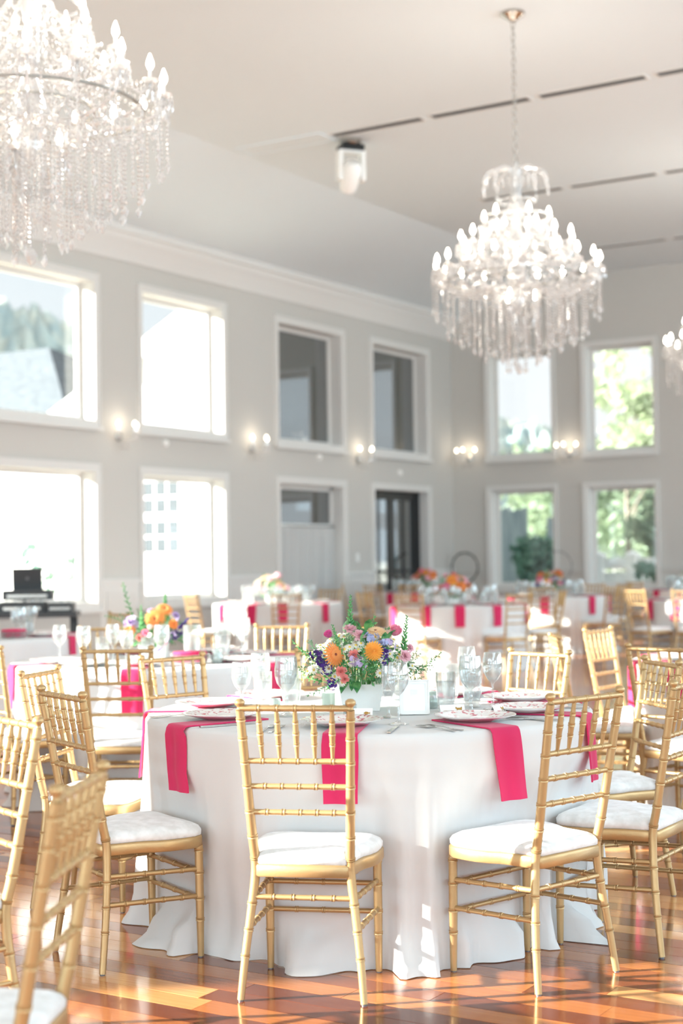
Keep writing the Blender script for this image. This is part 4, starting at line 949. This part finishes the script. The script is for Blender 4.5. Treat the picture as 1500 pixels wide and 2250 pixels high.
B2 = [('gerb_or', 0.026, 0.240, -0.140, 1.25, (0, -1, 0.2)), ('gerb_or', 0.071, 0.293, -0.050, 1.05, (0.2, -0.6, 0.7)), ('ruf_lav', -0.114, 0.216, -0.120, 1.60, (-0.2, -0.9, 0.3)), ('dahlia_or', -0.119, 0.179, -0.140, 0.80, (-0.2, -1, 0.1)), ('dahlia_or', 0.127, 0.206, -0.100, 0.70, (0.5, -0.8, 0.3)), ('spike_purple', 0.114, 0.134, -0.080, 1.10, (0.75, 0, 0.8)), ('spike_purple', 0.119, 0.118, -0.100, 0.90, (0.85, 0, 0.6)), ('sprig_long', -0.124, 0.245, 0.000, 1.30, (-0.35, 0, 1)), ('sprig_long', -0.159, 0.219, 0.000, 0.80, (-1, 0, 0.4)), ('spike', 0.069, 0.304, 0.000, 0.75, (0, 0, 1)), ('spike', -0.048, 0.176, -0.150, 0.90, (0, -0.2, 1)), ('ran_white', 0.003, 0.195, -0.190, 0.55, (0, -1, 0.1)), ('ruf_rose', -0.024, 0.163, -0.200, 0.80, (0, -1, 0)), ('ruf_salmon', -0.056, 0.137, -0.200, 0.80, (0, -1, 0)), ('ruf_lav', -0.013, 0.282, -0.050, 0.70, (0, -0.5, 0.8)), ('ruf_lav', 0.132, 0.251, -0.050, 1.00, (0.5, -0.5, 0.6)), ('st_lav', 0.130, 0.150, -0.120, 0.90, (0.5, -0.8, 0))]
bouquet(.06, 5.74, 'large mixed bouquet with an amber dahlia in the white planter on the front table', B1, rw=.205, rh=.16, nd=185, nl=120, seed=4, turn=.05)
bouquet(-1.10, 8.83, 'bouquet with two orange gerberas on the left table', B2, rw=.20, rh=.15, nd=20, nl=70, seed=6)

# ------------------------------------------------------------------ the other tables
def rand_blooms(seed, kinds, n=11, rw=.2, rh=.15, h=.1):
    rr = random.Random(seed); out = []
    for i in range(n):
        a = 2*PI*(i+rr.random()*.7)/n; e = rr.uniform(.15, 1.3); k = kinds[i % len(kinds)]
        p = (rw*.92*math.cos(a)*math.cos(e), h+.02+rh*1.1*math.sin(e), rw*.92*math.sin(a)*math.cos(e))
        out.append((k, p[0], p[1], p[2], rr.uniform(1.4, 2.0), (math.cos(a)*math.cos(e), math.sin(a)*math.cos(e), math.sin(e)+.2)))
    return out
WARM = ['dahlia_or', 'ran_blush', 'gerb_or', 'ruf_salmon', 'ran_rose', 'dahlia_am', 'ruf_blush']
PALE = ['ran_blush', 'ran_white', 'ruf_blush', 'gerb_peach', 'ran_blush', 'ruf_blush']
MIXD = ['ruf_rose', 'dahlia_or', 'st_purple', 'ran_rose', 'dahlia_am', 'ruf_blush', 'st_lav']
WHITE = ['ran_white', 'ruf_blush', 'ran_white', 'sprig_pale']
for key, kinds, seed, lb, du in (('T4', PALE, 31, 'blush and white bouquet before the curtained doorway', -.08), ('T6', WARM, 32, 'orange and white bouquet on the mid room table, left of centre', -.05), ('T7', MIXD, 33, 'pink, orange and violet bouquet before the fence window', .03),
                             ('T8', WARM, 34, 'orange bouquet before the black doors', .05), ('T9', WHITE, 35, 'white airy bouquet at the right edge under the railing window', -.04), ('T5', PALE, 36, 'pale bouquet on the table by the laptop', .0)):
    if key == 'T5': continue
    u, v = TB[key]; bouquet(u+du, v, lb, rand_blooms(seed, kinds, 17, .22, .21), rw=.22, rh=.21, nd=24, nl=60, seed=seed)
ORD = ['first', 'second', 'third', 'fourth', 'fifth', 'sixth', 'seventh', 'eighth']
def setting(key, angs, nm, kinds=('wine_glass', 'goblet', 'tumbler'), skip_nap=()):
    rank = {a: i for i, a in enumerate(sorted(angs, key=lambda q: math.cos(math.radians(q))))}
    for a in angs:
        i = rank[a]; o_ = ORD[i] + ' from the left on the ' + nm
        if a not in skip_nap: napkin(key, a, 'hot pink napkin, ' + o_)['group'] = 'napkins of the ' + nm
        p = plate(key, a, 'red patterned plate, ' + o_); p['group'] = 'plates of the ' + nm
        u, v = TB[key]
        for q, k in enumerate(kinds):
            aa = math.radians(a-8.5+q*8.5); r = .46 - .085*(q == 1)
            glass(k, u+r*math.cos(aa), v+r*math.sin(aa), {'wine_glass': 'wine glass', 'goblet': 'stemmed goblet', 'tumbler': 'water tumbler'}[k] + ', ' + o_, '%s of the %s' % (k.replace('_', ' ')+('es' if 'glass' in k else 's'), nm), 1.08)
setting('T4', (215, 250, 277, 318, 20, 60, 100, 150), NM['T4']); setting('T6', (205, 241, 268, 299, 340, 20, 70, 120), NM['T6']); setting('T7', (225, 258, 305, 340, 25, 60, 110, 160), NM['T7'])
setting('T8', (180, 230, 259, 300, 340, 50, 110), NM['T8']); setting('T10', (160, 195, 225, 255), NM['T10']); setting('T9', (170, 210, 240, 270), NM['T9']); setting('T3', (143, 181, 213, 250), NM['T3'])
setting('T5', (345, 20, 290), NM['T5'])
# left table: counted one by one
for a, w in ((268, 'before the squarely seen chair'), (205, 'at its left end'), (327, 'at its right front'), (58, 'at its far right'), (112, 'at its back'), (20, 'at its right end'), (236, 'at its left front')):
    if a not in (236,): napkin('T2', a, 'hot pink napkin on the left table ' + w)
    plate('T2', a, 'red patterned plate on the left table ' + w, .60)
for kind, u, v, lb, s in (('wine_glass', -1.57, 8.42, 'wine glass leftmost on the left table with a pink napkin seen through it', 1.05), ('goblet', -1.46, 8.55, 'wide goblet at the left front of the left table', 1.1), ('tumbler', -1.345, 8.49, 'short tumbler beside the wide goblet on the left table', 1.1),
        ('wine_glass', -1.28, 8.45, 'tall wine glass left of the gerbera bouquet', 1.05), ('goblet', -1.20, 8.42, 'sparkling goblet below the gerbera bouquet, left', 1.0), ('tumbler', -1.085, 8.435, 'tumbler below the gerbera bouquet', 1.1), ('goblet', -1.0, 8.38, 'goblet before the right half of the gerbera bouquet', 1.15),
        ('tumbler', -.86, 8.65, 'water tumbler right of the gerbera bouquet', 1.5), ('tumbler', -.69, 8.68, 'tumbler at the right of the left table', 1.4), ('goblet', -.58, 8.72, 'goblet at the right of the left table', 1.25), ('wine_glass', -.70, 9.0, 'wine glass at the back right of the left table', 1.0)):
    glass(kind, u, v, lb, 'glasses on the left table', s)
votive(-.70, 8.42, 'pale green candle holder at the right of the left table', 1, 1.2); votive(-1.33, 8.35, 'pale green candle holder at the left front of the left table', 0, 1.2); votive(-1.15, 8.32, 'low green candle holder before the gerbera bouquet', 0, .9)
def napkin_dish(u, v, label):
    x, y = fl(u, v); t = thing('napkin_dish', label, 'dish', (x, y, .762), .4, 'glass dishes full of pink napkins')
    g = G(); g.lathe([(0, .002), (.085, .002), (.092, .008), (.108, .05), (.11, .053), (.106, .053), (.089, .012), (0, .009)], 40, flute=.02, fn=20); ob('glass_dish', g.me('glass_dish', m_glass), t)
    for k in range(4):
        g = G(); w = .094+.003*k - .008*(k == 3); z = .012+k*.014; g.lathe([(0, z), (w*.97, z), (w, z+.006), (w*.97, z+.0125), (0, z+.013+.006*(k == 3))], 28, flute=.03, fn=7+k); ob('folded_napkin', g.me('folded_napkin', m_pink), t)
napkin_dish(-.85, 8.42, 'glass dish of stacked crimson napkins right of the gerbera bouquet'); napkin_dish(*[TB['T5'][0]+.40, TB['T5'][1]-.36], 'glass dish of pink napkins on the table by the laptop')

# ------------------------------------------------------------------ music desk with laptop by the left window
x0, y0 = -11.1, 11.4
DX, DY = fl(-3.25, 15.5)
t = thing('music_desk', 'dark equipment desk of the disc jockey before the left window', 'desk', (DX, DY, 0), YAW+.1)
g = G(); g.box(-.62, .55, -.3, .3, .78, .83); ob('desk_top', g.me('desk_top', m_gear, False), t)
for sx in (-.58, .5):
    for sy in (-.26, .26):
        g = G(); g.tube([(sx, sy, .002), (sx, sy, .78)], .02, 8); ob('leg', g.me('leg', m_gear), t)
def gear(name, cat, label, dx, dy, z, w, d, h, knobs=0, m=m_gear):
    x, y = fl(-3.25+dx, 15.5+dy); t = thing(name, label, cat, (x, y, z), YAW+.1)
    g = G(); b = .01; g.box(-w/2, w/2, -d/2, d/2, 0, h-b); g.add([(-w/2, -d/2, h-b), (w/2, -d/2, h-b), (w/2, d/2, h-b), (-w/2, d/2, h-b), (-w/2+b, -d/2+b, h), (w/2-b, -d/2+b, h), (w/2-b, d/2-b, h), (-w/2+b, d/2-b, h)], [(4, 5, 6, 7), (0, 1, 5, 4), (1, 2, 6, 5), (2, 3, 7, 6), (3, 0, 4, 7)]); ob('case', g.me('case', m, False), t)
    rr = random.Random(len(name))
    for k in range(knobs):
        g = G(); g.lathe([(0, 0), (.012, 0), (.011, .018), (0, .019)], 8, Matrix.Translation((-w/2+w*(k+.7)/(knobs+.4), rr.uniform(-d*.3, d*.3), h))); ob('knob', g.me('knob', m_chrome, True, 40), t)
    g = G(); g.box(-w*.4, w*.4, -d/2-.004, -d/2, h*.25, h*.55); ob('front_strip', g.me('front_strip', m_chrome, False), t)
    return t
gear('sound_mixer', 'mixer', 'black mixer on the dark desk under the laptop', .0, -.02, .83, .46, .36, .10, 5); gear('turntable_controller', 'controller', 'dark controller with bright knobs left of the laptop', -.42, -.05, .83, .32, .34, .08, 4); gear('equipment_case', 'case', 'low dark case at the right end of the desk', .38, .0, .83, .26, .4, .09, 3)
gear('laptop_stand', 'stand', 'flat dark stand carrying the laptop', .03, .08, .952, .5, .3, .10, 0)
x, y = fl(-3.25+.02, 15.5+.08); t = thing('laptop', 'open grey laptop seen from behind its lid before the left window', 'laptop', (x, y, 1.052), YAW+.12)
g = G(); g.box(-.15, .15, .0, .21, 0, .014); ob('keyboard_deck', g.me('keyboard_deck', m_gear, False), t)
Tm = Matrix.Rotation(math.radians(14), 4, 'X'); Tm = Matrix.Translation((0, .01, .012)) @ Matrix.Rotation(math.radians(12), 4, 'X') @ Matrix.Rotation(0, 4, 'Z')
g = G(); g.box(-.152, .152, -.006, .004, 0, .215, Tm); ob('lid', g.me('lid', m_gear, False), t)
g = G(); g.box(-.14, .14, .004, .005, .012, .2, Tm); ob('screen', g.me('screen', m_black, False), t)
g = G(); g.lathe([(0, -.0085), (.018, -.0085), (.018, -.006), (0, -.006)], 16, Tm @ Matrix.Translation((0, 0, .11)) @ Matrix.Rotation(-PI/2, 4, 'X') @ Matrix.Scale(-1, 4, (0, 0, 1)) ); 
g = G(); g.lathe([(0, 0), (.018, 0), (.018, .002), (0, .002)], 16, Tm @ Matrix.Translation((0, -.006, .11)) @ Matrix.Rotation(PI/2, 4, 'X')); ob('lid_emblem', g.me('lid_emblem', m_grey, False), t)
# two bead chains hanging in the lower left window
for i, y in enumerate((14.02, 14.7)):
    t = thing('rain_chain', ['left', 'right'][i] + ' one of two pale bead chains hanging in the window behind the laptop', 'chain', (XL-.12, y, 2.45)); g = G(); g.tube([(0, 0, 0), (0, 0, -1.45)], .003, 5); ob('cord', g.me('cord', m_chrome), t)
    g = G()
    for k in range(34): g.octa((0, 0, -.03-k*.042), .013, .018)
    o = ob('beads', g.me('beads', m_cry, False), t); o['kind'] = 'stuff'

# ------------------------------------------------------------------ outdoors
m_lawn = mat('pale_patio', '#dcdbd2', .9); mottle(m_lawn, '#d2d3c6', '#e6e5de', 2.0)
m_hill = mat('hazy_wooded_hill', '#a9c0bb', .95); mottle(m_hill, '#b9d2d3', '#e8eee0', .16, detail=6.0)  # haze is mixed into the pale hill colours
m_siding = mat('white_siding', '#f4f4f2', .7)
m_shing = mat('grey_shingle', '#9aa4a8', .9); mottle(m_shing, '#555e66', '#6b747b', 6)
m_fence = mat('weathered_blue_grey_board', '#93a4ad', .85); mottle(m_fence, '#84969f', '#a5b4ba', 5, stretch=(1, 1, .15))
m_shrub = mat('blue_green_leaf', '#5f8a78', .6); mottle(m_shrub, '#476f63', '#7fa893', 3)
m_treeleaf = cloth_mat('light_tree_leaf', '#c3d0b4', .4, .7, .0, '#d3dcc0'); m_bark = mat('grey_bark', '#8b8378', .9)
m_rail = mat('white_railing', '#fefefe', .6); m_deck = mat('pale_deck_board', '#dfe5ea', .7)
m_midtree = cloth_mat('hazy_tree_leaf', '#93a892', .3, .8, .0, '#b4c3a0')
g = G(); g.box(-320, 200, -60, 400, -.6, -.14); tag(ob('ground', g.me('ground', m_lawn, False)), 'pale sunlit paving outside the hall', kind='structure')
def hill(name, pts, depth, seed, label):
    """wooded ridge: crest line points (x, y, z); bumpy crowns along it"""
    rr = random.Random(seed); V = []; F = []; cols = 150; rowsn = 14
    for i in range(cols+1):
        s = i/cols*(len(pts)-1); k = min(int(s), len(pts)-2); f = s-k; a = Vector(pts[k]).lerp(Vector(pts[k+1]), f)
        for j in range(rowsn+1):
            q = j/rowsn; dirn = Vector((a.x, a.y, 0)).normalized()
            p = Vector((a.x, a.y, 0)) - dirn*depth*(1-q); z = a.z*math.sin(q*PI/2)
            b = (math.sin(i*1.9+j*2.3+seed)+math.sin(i*.77-j*1.7)+rr.uniform(-1, 1))*a.z*.028
            V.append((p.x, p.y, max(-.5, z+b*(q > .1))))
    for i in range(cols):
        for j in range(rowsn): q = i*(rowsn+1)+j; F.append((q, q+rowsn+1, q+rowsn+2, q+1))
    return tag(ob(name, mk(name, V, F, m_hill)), label, kind='structure')
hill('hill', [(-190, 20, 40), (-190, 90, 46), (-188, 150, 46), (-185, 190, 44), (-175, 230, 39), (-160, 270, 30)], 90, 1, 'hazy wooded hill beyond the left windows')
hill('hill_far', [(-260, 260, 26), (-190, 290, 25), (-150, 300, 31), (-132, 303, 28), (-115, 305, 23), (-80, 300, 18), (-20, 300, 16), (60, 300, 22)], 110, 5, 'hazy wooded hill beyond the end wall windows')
# white house: a gable facing the hall and a wing with a grey hipped roof
hs = thing('white_house', 'white gabled house with a grey hipped wing seen through the left windows', 'house', (-17.2, 24, 0))
g = G(); w, ez, pz = 4.3, 4.45, 6.72
P = [(-w, 0, -.2), (2.5, 0, -.2), (2.5, 0, 5.3), (0, 0, pz), (-w, 0, ez)]; Q = [(x, y+3.6, z) for x, y, z in P]
g.add(P+Q, [(0, 1, 2, 3, 4)[::-1], (9, 8, 7, 6, 5)[::-1], (0, 5, 6, 1)[::-1], (1, 6, 7, 2)[::-1], (4, 9, 5, 0)[::-1]]); g.box(-15, -w, .3, 9, -.2, 4.4); ob('wall', g.me('wall', m_siding, False), hs)
def slope(g, x0, z0, x1, z1, y0, y1, t): g.add([(x0, y0, z0), (x1, y0, z1), (x1, y1, z1), (x0, y1, z0), (x0, y0, z0+t), (x1, y0, z1+t), (x1, y1, z1+t), (x0, y1, z0+t)], [(0, 3, 2, 1), (4, 5, 6, 7), (0, 1, 5, 4), (2, 3, 7, 6), (0, 4, 7, 3), (1, 2, 6, 5)])
g = G(); slope(g, -w-.4, ez-.2, 0, pz, -.3, 3.8, .12); slope(g, 2.75, 5.1, 0, pz, -.3, 3.8, .12)
g.add([(-15.5, 0, 4.35), (-4.35, 0, 4.35), (-4.35, 9.3, 4.35), (-15.5, 9.3, 4.35), (-11, 4.6, 6.75), (-9.1, 4.6, 6.75)], [(0, 1, 5, 4), (1, 2, 5), (2, 3, 4, 5), (3, 0, 4), (3, 2, 1, 0)]); ob('roof', g.me('roof', m_shing, False), hs)
g = G(); slope(g, -w-.4, ez-.42, 0, pz-.22, -.36, -.3, .36); slope(g, 2.75, 4.9, 0, pz-.22, -.36, -.3, .36); g.box(-15.5, -4.3, -.06, 0, 4.2, 4.4); g.box(-4.9, -4.3, -.3, 0, 4.1, 4.36); ob('fascia', g.me('fascia', m_siding, False), hs)
wx0, wx1, wz0, wz1 = -2.35, -1.4, 1.47, 2.95
g = G(); g.box(wx0-.12, wx1+.12, -.05, 0, wz0-.12, wz1+.12); wf = ob('window_frame', g.me('window_frame', m_siding, False), hs)
m_pgl = mat('grey_house_glass', '#464e54', .2)
for j in range(4):
    for i in range(3):
        w_ = (wx1-wx0)/3; h_ = (wz1-wz0-.1)/4; x = wx0+w_*i; z = wz0+h_*j+(.1 if j > 1 else 0); g = G(); g.box(x+.03, x+w_-.03, -.062, -.05, z+.03, z+h_-.03); ob('pane', g.me('pane', m_pgl, False), wf)
# low white yard wall behind the lower left window so that the yard reads as bright
# plants outside
def plant(name, label, cat, loc, rx, rz_, n, m, leaf, seed, trunk=0.0, sparse=1.0, zb=0.1):
    rr = random.Random(seed); t = thing(name, label, cat, loc, 0)
    g = G()
    if trunk: 
        g.tube([(0, 0, -.1), (.05, .02, trunk*.6), (0, .05, trunk+rz_*.8)], [.09, .07, .03], 8)
        for k in range(8): a = rr.random()*6.3; z = trunk*.7+k*rz_*.14; g.tube([(0, 0, z), (rx*.4*math.cos(a), rx*.4*math.sin(a), z+rz_*.3), (rx*.8*math.cos(a), rx*.8*math.sin(a), z+rz_*.38)], [.04, .025, .01], 6)
    else:
        for k in range(9): a = rr.random()*6.3; g.tube([(.05*math.cos(a), .05*math.sin(a), -.1), (rx*.5*math.cos(a), rx*.5*math.sin(a), rz_*rr.uniform(.6, 1.3))], [.02, .008], 6)
    ob('trunk' if trunk else 'stems', g.me('trunk', m_bark), t)
    V = []; F = []; cl = [(Vector((rr.gauss(0, .45)*rx, rr.gauss(0, .45)*rx, trunk+zb+rz_*(1+rr.uniform(-.85, .85)))), rr.uniform(.18, .38)*rx*sparse) for _ in range(26)]
    for i in range(n):
        c, r = rr.choice(cl); d = Vector((rr.gauss(0, 1), rr.gauss(0, 1), rr.gauss(0, 1))).normalized()*r*rr.random()**.5; p = c+d; p.z = max(p.z, .02)
        a = Vector((rr.gauss(0, 1), rr.gauss(0, 1), rr.gauss(0, 1))).normalized(); b = a.orthogonal().normalized(); l = leaf*rr.uniform(.6, 1.3); q = len(V)
        V += [p, p+a*l*.5+b*l*.28, p+a*l, p+a*l*.5-b*l*.28]; F.append((q, q+1, q+2, q+3))
    f = ob('foliage', mk('foliage', V, F, m, False), t); f['kind'] = 'stuff'
    return t
plant('evergreen_shrub', 'big dark green shrub before the grey fence outside', 'shrub', (-12.0, 27.2, -.1), .75, .85, 5200, m_shrub, .16, 3)
plant('potted_bush', 'slim blue green bush before the white railing outside', 'shrub', (-9.85, 26.7, -.1), .42, .62, 1300, m_shrub, .13, 4)
plant('leafy_tree', 'sparse pale leaved tree outside the upper right window', 'tree', (-14.5, 37.5, -.1), 1.7, 3.2, 2300, m_treeleaf, .30, 8, 2.6, .9)
for i, (p, rx, rz_, tr, m_, lb) in enumerate((((-15.5, 46, -.1), 2.6, 2.0, .8, m_midtree, 'round hazy tree behind the white railing'), ((-21, 49, -.1), 2.8, 2.0, .7, m_midtree, 'hazy yellow green tree beyond the grey fence'), ((-12.0, 34, -.1), .8, 1.1, .5, m_midtree, 'bushy little tree behind the white railing'), ((-21.5, 40, -.1), 1.6, 1.3, .5, m_midtree, 'low hazy tree farthest left outside the end wall'))): plant('garden_tree', lb, 'tree', p, rx, rz_, 3600, m_, .34 if i != 2 else .2, 20+i, tr, 1.2)
for i, (p, lb) in enumerate((((-14.6, 15.55, -.1), 'slim pale plant outside the laptop window, left'), ((-14.7, 16.2, -.1), 'slim pale plant outside the laptop window, right'))): plant('young_shrub', lb, 'shrub', p, .2, .85, 260, m_shrub, .11, 40+i)
# weathered board fence
t = thing('board_fence', 'blue grey fence of upright boards outside the end wall', 'fence', (-15.2, 29.5, 0), .0)
for k in range(20):
    if k in (11, 12, 13): continue
    g = G(); h_ = 2.32 + .04*math.sin(k*2.1) - (.0 if k < 11 else .15); g.box(k*.145, k*.145+.135, 0, .025, -.1, h_); ob('board', g.me('board', m_fence, False), t)
g = G(); g.box(0, 2.9, .025, .06, .4, .5); g.box(0, 1.9, .025, .06, 1.6, 1.7); ob('rail', g.me('rail', m_fence, False), t)
# white porch railing
t = thing('porch_railing', 'white porch railing with square capped posts outside the end wall', 'railing', (-12.3, 30.2, 0), math.radians(-4))
for k in range(3):
    g = G(); x = k*.78; g.box(x-.1, x+.1, -.1, .1, -.1, 1.28); g.box(x-.14, x+.14, -.14, .14, 1.28, 1.33); g.add([(x-.12, -.12, 1.33), (x+.12, -.12, 1.33), (x+.12, .12, 1.33), (x-.12, .12, 1.33), (x, 0, 1.42)], [(0, 1, 4), (1, 2, 4), (2, 3, 4), (3, 0, 4)]); ob('post', g.me('post', m_rail, False), t)
for k in range(2):
    for z in (.12, .42, .72, 1.02):
        g = G(); g.box(k*.78+.1, k*.78+.68, -.02, .02, z, z+.24); ob('rail_board', g.me('rail_board', m_rail, False), t)
